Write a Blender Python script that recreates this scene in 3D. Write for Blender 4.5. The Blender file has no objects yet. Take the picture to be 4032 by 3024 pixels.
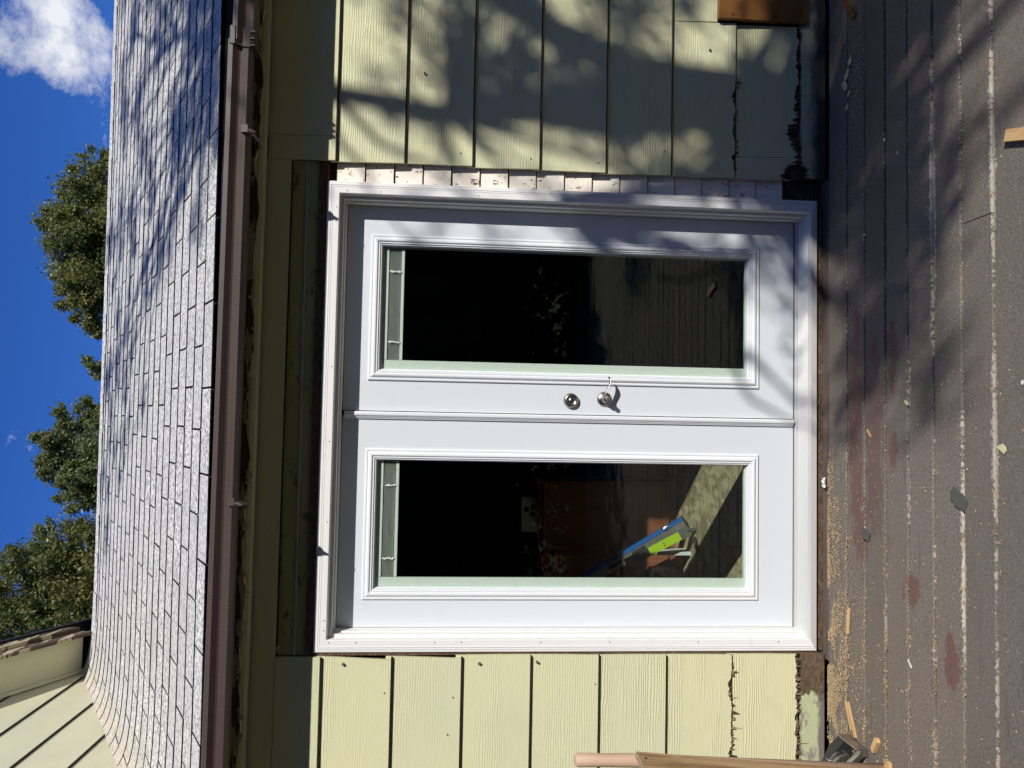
import bpy, bmesh, math, random
import numpy as np
from mathutils import Vector, Matrix
random.seed(7); rng = np.random.default_rng(7)
rad = math.radians
sc = bpy.context.scene
COL = sc.collection

# ------------------------------------------------------------------ camera
# the photo was taken with the phone on its side: the camera is rolled so that world up is image left
CAM = Vector((0.97365, -3.12297, 1.59304)); YAW, PITCH, ROLL, FPX = 0.045167, -0.073815, 0.022921, 2927.43
cy, sy, cp, sp = math.cos(YAW), math.sin(YAW), math.cos(PITCH), math.sin(PITCH)
fw = Vector((sy*cp, cy*cp, sp)); r0 = Vector((cy, -sy, 0)); u0 = r0.cross(fw)
rt = r0*math.cos(ROLL) + u0*math.sin(ROLL); up = u0*math.cos(ROLL) - r0*math.sin(ROLL)
cam_d = bpy.data.cameras.new('camera'); cam = bpy.data.objects.new('camera', cam_d); COL.objects.link(cam)
mw = Matrix.Identity(4)
for i in range(3):
    mw[i][0] = -up[i]; mw[i][1] = rt[i]; mw[i][2] = -fw[i]; mw[i][3] = CAM[i]
cam.matrix_world = mw
cam_d.sensor_width = 36; cam_d.sensor_fit = 'HORIZONTAL'; cam_d.lens = 36*FPX/4032
cam_d.clip_start = 0.05; cam_d.clip_end = 2000
sc.camera = cam

# ------------------------------------------------------------------ light, sky, exposure
SUN = Vector((0.225, -0.300, 0.2545)).normalized()          # towards the sun
SUN_EL = math.asin(SUN.z); SUN_ROT = math.atan2(SUN.x, SUN.y)
sl = bpy.data.lights.new('sun', 'SUN'); sl.energy = 5.0; sl.angle = rad(0.55); sl.color = (1.0, 0.955, 0.89)
so = bpy.data.objects.new('sun', sl); COL.objects.link(so)
so.rotation_euler = SUN.to_track_quat('Z', 'Y').to_euler(); so.location = SUN*30
wd = bpy.data.worlds.new('World'); sc.world = wd; wd.use_nodes = True
wt = wd.node_tree; wt.nodes.clear()
SKY_STRENGTH = 0.150
def wn(t, **k):
    n = wt.nodes.new(t)
    for a, b in k.items(): setattr(n, a, b)
    return n
sky = wn('ShaderNodeTexSky'); sky.sky_type = 'NISHITA'; sky.sun_disc = False
sky.sun_elevation = SUN_EL; sky.sun_rotation = SUN_ROT
sky.air_density = 1.0; sky.dust_density = 0.15; sky.ozone_density = 4.0; sky.altitude = 1500
tc = wn('ShaderNodeTexCoord'); sep = wn('ShaderNodeSeparateXYZ'); wt.links.new(tc.outputs['Generated'], sep.inputs[0])
def wmath(op, a, b=None):
    n = wn('ShaderNodeMath', operation=op)
    for i, v in enumerate((a, b)):
        if v is None: continue
        if isinstance(v, (int, float)): n.inputs[i].default_value = v
        else: wt.links.new(v, n.inputs[i])
    return n.outputs[0]
CLOUD_OFF = (10.02, 0.68, 1.34)
mp = wn('ShaderNodeMapping'); mp.inputs['Location'].default_value = CLOUD_OFF; mp.inputs['Scale'].default_value = (1, 1, 1.5); wt.links.new(tc.outputs['Generated'], mp.inputs[0])
n1 = wn('ShaderNodeTexNoise'); n1.inputs['Scale'].default_value = 4.4; n1.inputs['Detail'].default_value = 8; n1.inputs['Roughness'].default_value = 0.66; n1.inputs['Distortion'].default_value = 0.15
wt.links.new(mp.outputs[0], n1.inputs['Vector'])
cr = wn('ShaderNodeValToRGB'); cr.color_ramp.elements[0].position = 0.545; cr.color_ramp.elements[1].position = 0.70
wt.links.new(n1.outputs['Fac'], cr.inputs[0])
hz = wn('ShaderNodeMapRange'); hz.inputs[1].default_value = 0.02; hz.inputs[2].default_value = 0.2
wt.links.new(sep.outputs[2], hz.inputs[0])
cm = wmath('MULTIPLY', cr.outputs[0], hz.outputs[0])
bg1 = wn('ShaderNodeBackground'); bg1.inputs[1].default_value = SKY_STRENGTH
hs = wn('ShaderNodeHueSaturation'); hs.inputs['Saturation'].default_value = 1.27; hs.inputs['Hue'].default_value = 0.518; wt.links.new(sky.outputs[0], hs.inputs['Color'])
wt.links.new(hs.outputs[0], bg1.inputs[0])
bg2 = wn('ShaderNodeBackground'); bg2.inputs[0].default_value = (0.86, 0.88, 0.93, 1); bg2.inputs[1].default_value = 1.0
ms = wn('ShaderNodeMixShader'); wt.links.new(cm, ms.inputs[0]); wt.links.new(bg1.outputs[0], ms.inputs[1]); wt.links.new(bg2.outputs[0], ms.inputs[2])
wo = wn('ShaderNodeOutputWorld'); wt.links.new(ms.outputs[0], wo.inputs[0])
sc.view_settings.view_transform = 'Standard'; sc.view_settings.look = 'None'
sc.view_settings.exposure = 0.0; sc.view_settings.gamma = 1.0
try: sc.view_settings.use_curve_mapping = False
except Exception: pass
sc.render.engine = 'CYCLES'
sc.cycles.use_denoising = True; sc.cycles.use_adaptive_sampling = True; sc.cycles.adaptive_threshold = 0.03
sc.cycles.transparent_max_bounces = 16; sc.cycles.max_bounces = 5; sc.cycles.diffuse_bounces = 2; sc.cycles.glossy_bounces = 3
sc.cycles.caustics_reflective = False; sc.cycles.caustics_refractive = False
sc.cycles.sample_clamp_indirect = 8

# ------------------------------------------------------------------ node helper
class NT:
    def __init__(s, name, rough=0.6, base=(0.5, 0.5, 0.5), metal=0.0, spec=0.5):
        s.m = bpy.data.materials.new(name); s.m.use_nodes = True; s.t = s.m.node_tree; s.l = s.t.links
        s.b = s.t.nodes['Principled BSDF']; s.out = s.t.nodes['Material Output']
        s.b.inputs['Base Color'].default_value = (*base, 1); s.b.inputs['Roughness'].default_value = rough
        s.b.inputs['Metallic'].default_value = metal; s.b.inputs['Specular IOR Level'].default_value = spec
    def n(s, t, **k):
        x = s.t.nodes.new(t)
        for a, b in k.items(): setattr(x, a, b)
        return x
    def put(s, sock, v):
        if v is None: return
        if hasattr(v, 'is_output'): s.l.new(v, sock)
        elif isinstance(v, (tuple, list)):
            sock.default_value = (*v, 1) if (len(v) == 3 and sock.type == 'RGBA') else v
        else: sock.default_value = v
    def pos(s): return s.n('ShaderNodeNewGeometry').outputs['Position']
    def obj(s): return s.n('ShaderNodeTexCoord').outputs['Object']
    def rnd(s): return s.n('ShaderNodeObjectInfo').outputs['Random']
    def island(s): return s.n('ShaderNodeNewGeometry').outputs['Random Per Island']
    def oattr(s, name): return s.n('ShaderNodeAttribute', attribute_type='OBJECT', attribute_name=name).outputs['Fac']
    def map(s, v, scale=(1, 1, 1), loc=(0, 0, 0), rot=(0, 0, 0)):
        x = s.n('ShaderNodeMapping'); s.put(x.inputs[0], v)
        x.inputs['Scale'].default_value = scale; x.inputs['Rotation'].default_value = rot; s.put(x.inputs['Location'], loc); return x.outputs[0]
    def shift(s, v, k=17.0):                     # offset coordinates by the object's random number
        x = s.n('ShaderNodeVectorMath', operation='ADD'); s.put(x.inputs[0], v)
        c = s.n('ShaderNodeVectorMath', operation='SCALE'); c.inputs[0].default_value = (k, k*0.37, k*1.7); s.put(c.inputs['Scale'], s.rnd())
        s.l.new(c.outputs[0], x.inputs[1]); return x.outputs[0]
    def noise(s, v, scale=5, detail=4, rough=0.55, dist=0.0):
        x = s.n('ShaderNodeTexNoise'); s.put(x.inputs['Vector'], v)
        for a, b in (('Scale', scale), ('Detail', detail), ('Roughness', rough), ('Distortion', dist)): s.put(x.inputs[a], b)
        return x.outputs['Fac']
    def wave(s, v, scale, dist=4, detail=3, dscale=1.5, d='Z', prof='SIN'):
        x = s.n('ShaderNodeTexWave', wave_type='BANDS', bands_direction=d, wave_profile=prof); s.put(x.inputs['Vector'], v)
        for a, b in (('Scale', scale), ('Distortion', dist), ('Detail', detail), ('Detail Scale', dscale)): s.put(x.inputs[a], b)
        return x.outputs['Fac']
    def vor(s, v, scale, feature='F1', out='Distance'):
        x = s.n('ShaderNodeTexVoronoi', feature=feature); s.put(x.inputs['Vector'], v); s.put(x.inputs['Scale'], scale); return x.outputs[out]
    def ramp(s, f, stops):
        x = s.n('ShaderNodeValToRGB'); s.put(x.inputs[0], f); e = x.color_ramp.elements
        while len(e) < len(stops): e.new(0.5)
        for k, (p, c) in enumerate(stops):
            e[k].position = p; e[k].color = (c, c, c, 1) if isinstance(c, (int, float)) else (*c, 1)
        return x.outputs[0]
    def step(s, f, a, b):
        x = s.n('ShaderNodeMapRange', interpolation_type='SMOOTHSTEP'); s.put(x.inputs[0], f); x.inputs[1].default_value = a; x.inputs[2].default_value = b; return x.outputs[0]
    def mix(s, f, a, b, blend='MIX'):
        x = s.n('ShaderNodeMix', data_type='RGBA', blend_type=blend); s.put(x.inputs[0], f); s.put(x.inputs[6], a); s.put(x.inputs[7], b); return x.outputs[2]
    def math(s, op, a, b=None, c=None):
        x = s.n('ShaderNodeMath', operation=op)
        for i, v in enumerate((a, b, c)): s.put(x.inputs[i], v)
        return x.outputs[0]
    def sep(s, v):
        x = s.n('ShaderNodeSeparateXYZ'); s.put(x.inputs[0], v); return x.outputs
    def bump(s, h, strength=0.3, dist=0.005, normal=None):
        x = s.n('ShaderNodeBump'); s.put(x.inputs['Height'], h); x.inputs['Strength'].default_value = strength; x.inputs['Distance'].default_value = dist
        if normal is not None: s.l.new(normal, x.inputs['Normal'])
        return x.outputs[0]
    def set(s, **k):
        for a, v in k.items():
            s.put(s.b.inputs[{'color': 'Base Color', 'rough': 'Roughness', 'normal': 'Normal', 'metal': 'Metallic'}[a]], v)
        return s.m

MAT = {}
def siding_mat(name, c1, c2, flip=False):
    t = NT(name, 0.62, spec=0.3); p = t.shift(t.pos())
    sc_ = (1.0, 1.0, 1.0)
    pl = t.map(p, (0.55, 0.55, 1.0))
    w = t.wave(t.map(p, (0.22, 0.22, 1.0)), 30, 7.0, 2.0, 0.9, 'Z')
    msk = t.step(t.noise(t.map(p, (1.2, 1.2, 6)), 1.6, 2), 0.42, 0.62)
    fine = t.noise(t.map(p, (16, 16, 130)), 1.0, 3, 0.6)
    peb = t.noise(t.map(p, (60, 60, 75)), 1.0, 2, 0.5)
    h = t.math('ADD', t.math('MULTIPLY', t.math('MULTIPLY', w, msk), 0.9), t.math('ADD', t.math('MULTIPLY', fine, 0.7), t.math('MULTIPLY', peb, 0.4)))
    big = t.noise(p, 1.7, 4, 0.6)
    col = t.mix(t.step(big, 0.35, 0.7), c1, c2)
    col = t.mix(t.math('MULTIPLY', t.step(t.noise(t.map(p, (3, 3, 9)), 2.2, 5, 0.7), 0.60, 0.78), 0.35), col, tuple(v*0.72 for v in c2))
    return t.set(color=col, normal=t.bump(t.math('MULTIPLY', h, t.math('ADD', 0.55, t.math('MULTIPLY', t.rnd(), 0.7))), 0.48, 0.0032))
MAT['siding'] = siding_mat('siding paint', (0.62, 0.612, 0.38), (0.575, 0.582, 0.39))
MAT['siding_warm'] = siding_mat('gable siding paint', (0.63, 0.60, 0.40), (0.57, 0.545, 0.375))

def paint_mat(name, base, rough=0.45, dirt=0.0, bumps=0.0):
    t = NT(name, rough); p = t.pos(); col = base
    if dirt:
        f = t.step(t.noise(t.map(p, (3, 3, 9)), 3.0, 6, 0.7), 0.56, 0.74)
        col = t.mix(t.math('MULTIPLY', f, dirt), base, (0.36, 0.30, 0.24))
        f2 = t.step(t.noise(p, 45, 3, 0.6), 0.66, 0.76); col = t.mix(t.math('MULTIPLY', f2, dirt*0.7), col, (0.30, 0.26, 0.22))
    nrm = t.bump(t.noise(p, 320, 2, 0.5), 0.12, 0.001) if bumps else None
    return t.set(color=col, normal=nrm)
MAT['door'] = paint_mat('white steel door', (0.655, 0.695, 0.735), 0.38, 0.05, 1)
MAT['mould'] = paint_mat('white glazing moulding', (0.73, 0.755, 0.78), 0.33, 0.02)
MAT['trim'] = paint_mat('white pvc brickmould', (0.785, 0.79, 0.785), 0.42, 0.16)
MAT['jamb'] = paint_mat('white jamb', (0.80, 0.80, 0.77), 0.5, 0.05)
MAT['weather'] = NT('black weatherstrip', 0.7, (0.012, 0.012, 0.014)).m
MAT['blind'] = paint_mat('white blind plastic', (0.74, 0.76, 0.72), 0.5)
MAT['cord'] = paint_mat('white cord', (0.85, 0.86, 0.82), 0.9)
MAT['nail'] = NT('nail hole', 0.8, (0.10, 0.09, 0.08)).m
def metal(name, base, rough, aniso=False, scratch=False):
    t = NT(name, rough, base, 1.0); p = t.obj()
    r = t.math('ADD', rough-0.06, t.math('MULTIPLY', t.noise(p, 60, 3), 0.14))
    if scratch: t.set(color=t.mix(t.step(t.noise(t.map(t.pos(), (2, 30, 30)), 3, 5, 0.7), 0.45, 0.7), base, tuple(v*0.62 for v in base)))
    return t.set(rough=r)
MAT['alu'] = metal('mill aluminium', (0.62, 0.62, 0.62), 0.34)
MAT['sill'] = NT('satin aluminium sill', 0.5, (0.60, 0.60, 0.59), 0.35).m
MAT['nickel'] = metal('satin nickel', (0.36, 0.335, 0.305), 0.30)
MAT['steel'] = metal('scuffed steel', (0.52, 0.49, 0.46), 0.42, scratch=True)
MAT['black'] = NT('black plastic', 0.5, (0.018, 0.019, 0.021)).m
MAT['shade_strip'] = NT('black lap spline', 0.85, (0.022, 0.018, 0.014), spec=0.2).m  # near-black colour standing in for shade under the laps
MAT['dark'] = NT('dark cavity', 0.9, (0.02, 0.017, 0.014)).m
def glass_mat():
    t = NT('window glass'); nt = t.t; nt.nodes.remove(t.b)
    tr = t.n('ShaderNodeBsdfTransparent'); tr.inputs[0].default_value = (0.925, 0.965, 0.94, 1)
    gl = t.n('ShaderNodeBsdfGlossy'); gl.inputs['Roughness'].default_value = 0.0; gl.inputs[0].default_value = (0.95, 1, 0.98, 1)
    lw = t.n('ShaderNodeLayerWeight'); lw.inputs[0].default_value = 0.5
    frv = t.math('ADD', 0.045, t.math('MULTIPLY', t.math('POWER', lw.outputs['Facing'], 5.0), 0.95))
    mx = t.n('ShaderNodeMixShader'); t.l.new(frv, mx.inputs[0]); t.l.new(tr.outputs[0], mx.inputs[1]); t.l.new(gl.outputs[0], mx.inputs[2])
    t.l.new(mx.outputs[0], t.out.inputs[0]); return t.m
MAT['glass'] = glass_mat()
def gutter_mat():
    t = NT('brown aluminium gutter', 0.42); p = t.pos()
    col = t.mix(t.noise(t.map(p, (1, 30, 30)), 3, 4), (0.070, 0.047, 0.041), (0.105, 0.075, 0.066))
    col = t.mix(t.math('MULTIPLY', t.step(t.noise(t.map(p, (60, 4, 4)), 3, 3), 0.5, 0.8), 0.3), col, (0.16, 0.125, 0.115))
    return t.set(color=col)
MAT['gutter'] = gutter_mat()
def shingle_mat():
    t = NT('asphalt shingle granules', 0.9, spec=0.2); p = t.pos()
    g = t.vor(p, 120, 'F1', 'Color'); gs = t.sep(g)[0]
    col = t.ramp(gs, [(0.0, (0.10, 0.105, 0.11)), (0.25, (0.29, 0.288, 0.28)), (0.5, (0.57, 0.565, 0.545)), (1.0, (0.87, 0.86, 0.82))])
    col = t.mix(t.math('MULTIPLY', t.rnd(), 0.55), col, (0.47, 0.47, 0.465))
    col = t.mix(t.math('MULTIPLY', t.step(t.noise(p, 4, 4), 0.45, 0.75), 0.35), col, (0.36, 0.355, 0.34))
    x = t.sep(p)[0]
    st = t.math('SUBTRACT', 1.0, t.step(t.math('ADD', x, t.math('MULTIPLY', t.noise(p, 5, 4), 0.5)), -0.66, -0.30))
    col = t.mix(t.math('MULTIPLY', st, 0.5), col, (0.48, 0.40, 0.26))
    # paler replaced tabs
    return t.set(color=col, normal=t.bump(t.noise(p, 420, 2, 0.6), 0.6, 0.003))
MAT['shingle'] = shingle_mat()
MAT['asphalt'] = NT('asphalt shingle edge', 0.95, (0.022, 0.022, 0.025), spec=0.15).m
def oldboard_mat():
    t = NT('old cream clapboard paint', 0.7); p = t.shift(t.pos())
    col = t.mix(t.noise(p, 3, 3), (0.88, 0.80, 0.68), (0.84, 0.79, 0.70))
    ch = t.step(t.noise(t.map(p, (34, 34, 20)), 1.6, 5, 0.7), 0.60, 0.65)
    col = t.mix(ch, col, (0.20, 0.11, 0.06))
    st = t.step(t.noise(t.map(p, (16, 16, 140)), 1.0, 4, 0.6), 0.62, 0.72)
    col = t.mix(t.math('MULTIPLY', st, 0.6), col, (0.30, 0.21, 0.16))
    return t.set(color=col, normal=t.bump(t.noise(t.map(p, (20, 20, 160)), 1, 3), 0.4, 0.002))
MAT['oldboard'] = oldboard_mat()
def green_mat():
    t = NT('old green painted board', 0.6); p = t.pos()
    col = t.mix(t.noise(p, 4, 4), (0.32, 0.36, 0.115), (0.38, 0.37, 0.17))
    col = t.mix(t.step(t.noise(t.map(p, (6, 10, 14)), 2, 6, 0.7), 0.56, 0.66), col, (0.13, 0.10, 0.055))
    return t.set(color=col, normal=t.bump(t.noise(p, 40, 3), 0.3, 0.003))
MAT['green'] = green_mat()
def rot_mat(name, a, b, c):
    t = NT(name, 0.95, spec=0.2); p = t.pos()
    f = t.noise(t.map(p, (22, 22, 40)), 1.4, 6, 0.75, 0.6)
    col = t.ramp(f, [(0.25, a), (0.5, b), (0.75, c)])
    return t.set(color=col, normal=t.bump(f, 1.0, 0.02))
MAT['rot'] = rot_mat('rotten fibre', (0.025, 0.016, 0.010), (0.10, 0.068, 0.042), (0.22, 0.16, 0.105))
MAT['rotwood'] = rot_mat('bare old wood', (0.06, 0.038, 0.025), (0.16, 0.10, 0.066), (0.27, 0.20, 0.145))
def fascia_mat():
    t = NT('peeling fascia', 0.8); p = t.pos()
    f = t.step(t.noise(t.map(p, (3.5, 3.5, 16)), 1.3, 6, 0.65), 0.50, 0.535)
    col = t.mix(f, (0.075, 0.048, 0.03), (0.42, 0.36, 0.22))
    return t.set(color=col, normal=t.bump(f, 0.6, 0.003))
MAT['fascia'] = fascia_mat()
_t = NT('frayed hardboard', 0.95, spec=0.2); MAT['rotf'] = _t.set(color=_t.mix(_t.island(), (0.05, 0.034, 0.022), (0.24, 0.18, 0.12)))
def skirt_mat():
    t = NT('decayed skirt board', 0.85); p = t.pos(); X = t.sep(p)
    f = t.noise(t.map(p, (8, 8, 16)), 1.6, 6, 0.75)
    d = t.step(t.math('ADD', X[0], t.math('MULTIPLY', f, 0.16)), -0.105, -0.075)
    r = t.noise(t.map(p, (24, 24, 50)), 1.5, 6, 0.75)
    rotc = t.ramp(r, [(0.25, (0.03, 0.02, 0.012)), (0.5, (0.13, 0.085, 0.05)), (0.8, (0.27, 0.19, 0.12))])
    gr = t.mix(t.step(f, 0.5, 0.62), (0.42, 0.46, 0.27), (0.26, 0.22, 0.19))
    low = t.math('SUBTRACT', 1.0, t.step(t.math('ADD', X[2], t.math('MULTIPLY', f, 0.05)), 0.045, 0.06))
    col = t.mix(low, gr, (0.17, 0.14, 0.12))
    right = t.step(X[0], 1.0, 1.1)
    d2 = t.math('MULTIPLY', d, t.math('SUBTRACT', 1.0, right))
    col = t.mix(d2, col, rotc)
    return t.set(color=col, normal=t.bump(t.math('ADD', t.math('MULTIPLY', r, d2), t.math('MULTIPLY', t.noise(t.map(p, (20, 20, 120)), 1, 3), 0.15)), 1.0, 0.012))
MAT['skirt'] = skirt_mat()
def dark_foot_mat():
    t = NT('dark siding foot', 0.8); p = t.pos(); X = t.sep(p)
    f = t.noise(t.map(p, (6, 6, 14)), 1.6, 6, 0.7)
    d = t.math('SUBTRACT', 1.0, t.step(t.math('ADD', X[2], t.math('MULTIPLY', t.math('SUBTRACT', f, 0.5), 0.09)), 0.030, 0.085))  # colour darkens towards the bottom, edge broken by noise
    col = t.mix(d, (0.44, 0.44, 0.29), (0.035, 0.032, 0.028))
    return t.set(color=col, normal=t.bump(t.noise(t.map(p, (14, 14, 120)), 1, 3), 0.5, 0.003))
MAT['dark_foot'] = dark_foot_mat()
def deck_mat():
    t = NT('worn grey deck paint', 0.85, spec=0.25); p = t.pos(); o = t.sep(t.obj()); rn = t.rnd()
    grit = t.math('ADD', t.math('MULTIPLY', t.noise(p, 260, 2, 0.65), 0.45), t.math('MULTIPLY', t.noise(p, 105, 3, 0.7), 0.55)); med = t.noise(p, 7, 5, 0.6); big = t.noise(p, 1.3, 3)
    grit = t.step(grit, 0.28, 0.72)
    col = t.mix(grit, (0.086, 0.076, 0.064), (0.325, 0.292, 0.250))
    col = t.mix(t.math('MULTIPLY', med, 0.55), col, (0.138, 0.123, 0.107))
    col = t.mix(t.step(big, 0.42, 0.7), col, t.mix(grit, (0.12, 0.10, 0.082), (0.285, 0.24, 0.198)))
    strk = t.noise(t.map(p, (2.5, 60, 1)), 1.6, 4, 0.6)
    col = t.mix(t.math('MULTIPLY', t.step(strk, 0.5, 0.75), 0.4), col, (0.21, 0.183, 0.158))
    col = t.mix(t.math('MULTIPLY', t.step(t.noise(t.map(p, (2.2, 14, 1)), 1.3, 5, 0.65), 0.55, 0.72), 0.5), col, (0.078, 0.068, 0.061))
    sp_ = t.step(t.noise(t.map(p, (1, 1, 1)), 95, 3, 0.7), 0.67, 0.74)
    col = t.mix(t.math('MULTIPLY', sp_, 0.55), col, (0.42, 0.38, 0.32))
    # earlier red coat showing through
    nz = t.math('MULTIPLY', t.math('SUBTRACT', t.noise(t.map(p, (5, 12, 1)), 2.6, 8, 0.75), 0.5), 4.2)
    tot = None
    for (cx_, cy_, rx, ry) in ((1.02, -0.255, 0.42, 0.055), (1.05, -0.395, 0.30, 0.062), (0.74, -0.385, 0.20, 0.06), (0.70, -0.26, 0.24, 0.05), (1.22, -0.51, 0.13, 0.03), (0.21, -0.83, 0.10, 0.04), (0.40, -0.62, 0.05, 0.05), (0.55, -0.30, 0.14, 0.05), (0.88, -0.51, 0.08, 0.03)):
        v = t.n('ShaderNodeVectorMath', operation='SUBTRACT'); t.put(v.inputs[0], p); v.inputs[1].default_value = (cx_, cy_, 0)
        m2 = t.n('ShaderNodeVectorMath', operation='MULTIPLY'); t.l.new(v.outputs[0], m2.inputs[0]); m2.inputs[1].default_value = (1/rx, 1/ry, 0)
        ln = t.n('ShaderNodeVectorMath', operation='LENGTH'); t.l.new(m2.outputs[0], ln.inputs[0])
        f = t.math('SUBTRACT', 1.0, t.step(t.math('ADD', ln.outputs['Value'], nz), 0.75, 1.0))
        tot = f if tot is None else t.math('MAXIMUM', tot, f)
    col = t.mix(t.math('MULTIPLY', tot, 0.72), col, t.mix(t.noise(t.map(p, (6, 90, 1)), 1.5, 4, 0.65), (0.10, 0.038, 0.034), (0.20, 0.082, 0.07)))
    # bare wood along the board edges where the paint has flaked off
    ay = t.math('ABSOLUTE', o[1])
    jag = t.math('MULTIPLY', t.math('SUBTRACT', t.noise(t.map(p, (30, 34, 1)), 2.4, 5, 0.7), 0.5), 0.062)
    longn = t.math('MULTIPLY', t.math('SUBTRACT', t.noise(t.map(p, (1.1, 5, 1)), 1.7, 4, 0.65), 0.5), 0.075)
    e = t.math('ADD', t.math('ADD', ay, jag), t.math('ADD', longn, t.oattr('wear')))
    edge = t.step(e, 0.0645, 0.0675)
    bare = t.mix(t.noise(t.map(p, (12, 80, 1)), 2, 4), (0.42, 0.38, 0.32), (0.74, 0.69, 0.60))
    bare = t.mix(t.step(t.noise(p, 30, 3), 0.5, 0.7), bare, (0.50, 0.36, 0.22))
    col = t.mix(t.math('MULTIPLY', edge, 0.92), col, bare)
    chips = t.step(t.noise(t.map(p, (14, 22, 1)), 1.5, 5, 0.7), 0.715, 0.735)
    col = t.mix(chips, col, (0.48, 0.43, 0.36))
    h = t.math('ADD', t.math('MULTIPLY', grit, 0.6), t.math('MULTIPLY', edge, -0.7))
    col = t.mix(t.math('MULTIPLY', rn, 0.5), col, (0.112, 0.100, 0.088))
    return t.set(color=col, normal=t.bump(h, 0.8, 0.003))
MAT['deck'] = deck_mat()
def wood_mat(name, a, b, d='X', sc_=1.0, rough=0.6):
    t = NT(name, rough, spec=0.35); p = t.shift(t.obj(), 3.0)
    s_ = {'X': (1.5, 14, 14), 'Y': (14, 1.5, 14), 'Z': (14, 14, 1.5)}[d]
    g = t.noise(t.map(p, tuple(v*sc_ for v in s_)), 2.0, 5, 0.65, 0.8)
    f2 = t.noise(t.map(p, tuple(v*sc_*6 for v in s_)), 2.0, 3, 0.6)
    col = t.mix(t.step(g, 0.3, 0.72), a, b); col = t.mix(t.math('MULTIPLY', f2, 0.35), col, tuple(v*0.55 for v in a))
    return t.set(color=col, normal=t.bump(g, 0.25, 0.002))
MAT['pine'] = wood_mat('new pine', (0.66, 0.44, 0.22), (0.50, 0.29, 0.13))
MAT['ply'] = wood_mat('weathered plywood', (0.52, 0.34, 0.17), (0.20, 0.10, 0.04), 'Z', 1.1)
MAT['plyedge'] = wood_mat('plywood edge', (0.42, 0.32, 0.22), (0.24, 0.17, 0.11), 'Y', 1.0)
MAT['handle'] = wood_mat('sanded handle wood', (0.60, 0.42, 0.30), (0.52, 0.35, 0.24), 'Z', 0.5)
MAT['stain'] = wood_mat('amber stained wood', (0.26, 0.115, 0.03), (0.17, 0.065, 0.016), 'X', 0.5, 0.45)
MAT['cabinet'] = wood_mat('dark cabinet wood', (0.30, 0.105, 0.05), (0.18, 0.06, 0.032), 'Z', 0.5, 0.5)
MAT['weathered'] = wood_mat('weathered ledger', (0.17, 0.14, 0.12), (0.09, 0.07, 0.06), 'X', 0.8, 0.85)
def osb_mat():
    t = NT('osb subfloor', 0.8); p = t.pos()
    w = t.n('ShaderNodeVectorMath', operation='ADD'); t.put(w.inputs[0], p)
    c = t.n('ShaderNodeTexNoise'); t.put(c.inputs['Vector'], p); c.inputs['Scale'].default_value = 5
    c2 = t.n('ShaderNodeVectorMath', operation='SCALE'); t.l.new(c.outputs['Color'], c2.inputs[0]); c2.inputs['Scale'].default_value = 0.12; t.l.new(c2.outputs[0], w.inputs[1])
    k1 = t.sep(t.vor(t.map(w.outputs[0], (30, 11, 1), rot=(0, 0, 0.5)), 1.0, 'F1', 'Color'))[0]
    k2 = t.sep(t.vor(t.map(w.outputs[0], (12, 34, 1), rot=(0, 0, 0.3)), 1.0, 'F1', 'Color'))[1]
    col = t.ramp(t.math('ADD', t.math('MULTIPLY', k1, 0.55), t.math('MULTIPLY', k2, 0.45)), [(0.15, (0.20, 0.15, 0.085)), (0.5, (0.33, 0.27, 0.165)), (0.85, (0.46, 0.39, 0.26))])
    return t.set(color=col)
MAT['osb'] = osb_mat()
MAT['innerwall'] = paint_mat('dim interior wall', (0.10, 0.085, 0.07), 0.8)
MAT['blue'] = NT('blue anodised level', 0.35, (0.012, 0.10, 0.36)).m
MAT['lime'] = NT('lime green paint', 0.4, (0.36, 0.52, 0.02)).m
MAT['redp'] = NT('red paint', 0.5, (0.22, 0.02, 0.02)).m
MAT['card'] = NT('white cardboard', 0.8, (0.62, 0.64, 0.62)).m
MAT['cardpink'] = NT('pink cardboard', 0.8, (0.45, 0.24, 0.20)).m
MAT['ink'] = NT('black ink', 0.7, (0.02, 0.02, 0.02)).m
MAT['tarp'] = NT('blue tarp', 0.45, (0.012, 0.022, 0.07)).m
MAT['paper'] = NT('crumpled white plastic', 0.5, (0.72, 0.72, 0.70)).m
MAT['chip'] = NT('cream paint chip', 0.8, (0.60, 0.58, 0.36)).m
MAT['shard'] = NT('grey shingle scrap', 0.95, (0.075, 0.078, 0.072)).m
def leaf_mat(name, a, b, tr=0.35, rough=0.42, spec=0.4):
    t = NT(name, rough, spec=spec); col = t.mix(t.island(), a, b); t.set(color=col)
    tl = t.n('ShaderNodeBsdfTranslucent'); t.l.new(t.mix(0.5, col, (0.30, 0.36, 0.05)), tl.inputs[0])
    mx = t.n('ShaderNodeMixShader'); mx.inputs[0].default_value = tr
    t.l.new(t.b.outputs[0], mx.inputs[1]); t.l.new(tl.outputs[0], mx.inputs[2]); t.l.new(mx.outputs[0], t.out.inputs[0]); return t.m
MAT['leaf'] = leaf_mat('olive leaves', (0.065, 0.09, 0.024), (0.26, 0.25, 0.09))
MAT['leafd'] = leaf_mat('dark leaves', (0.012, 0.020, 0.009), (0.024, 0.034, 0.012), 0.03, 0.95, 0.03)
MAT['leaff'] = leaf_mat('blue green leaves', (0.075, 0.105, 0.045), (0.25, 0.26, 0.11))
def bark_mat():
    t = NT('grey bark', 0.9); p = t.pos(); g = t.noise(t.map(p, (12, 12, 3)), 3, 5, 0.7)
    return t.set(color=t.mix(g, (0.09, 0.075, 0.06), (0.24, 0.21, 0.18)), normal=t.bump(g, 0.8, 0.01))
MAT['bark'] = bark_mat()
def ground_mat():
    t = NT('lawn', 0.95); p = t.pos()
    return t.set(color=t.mix(t.noise(p, 3, 5, 0.7), (0.03, 0.045, 0.014), (0.075, 0.075, 0.03)))
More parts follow.
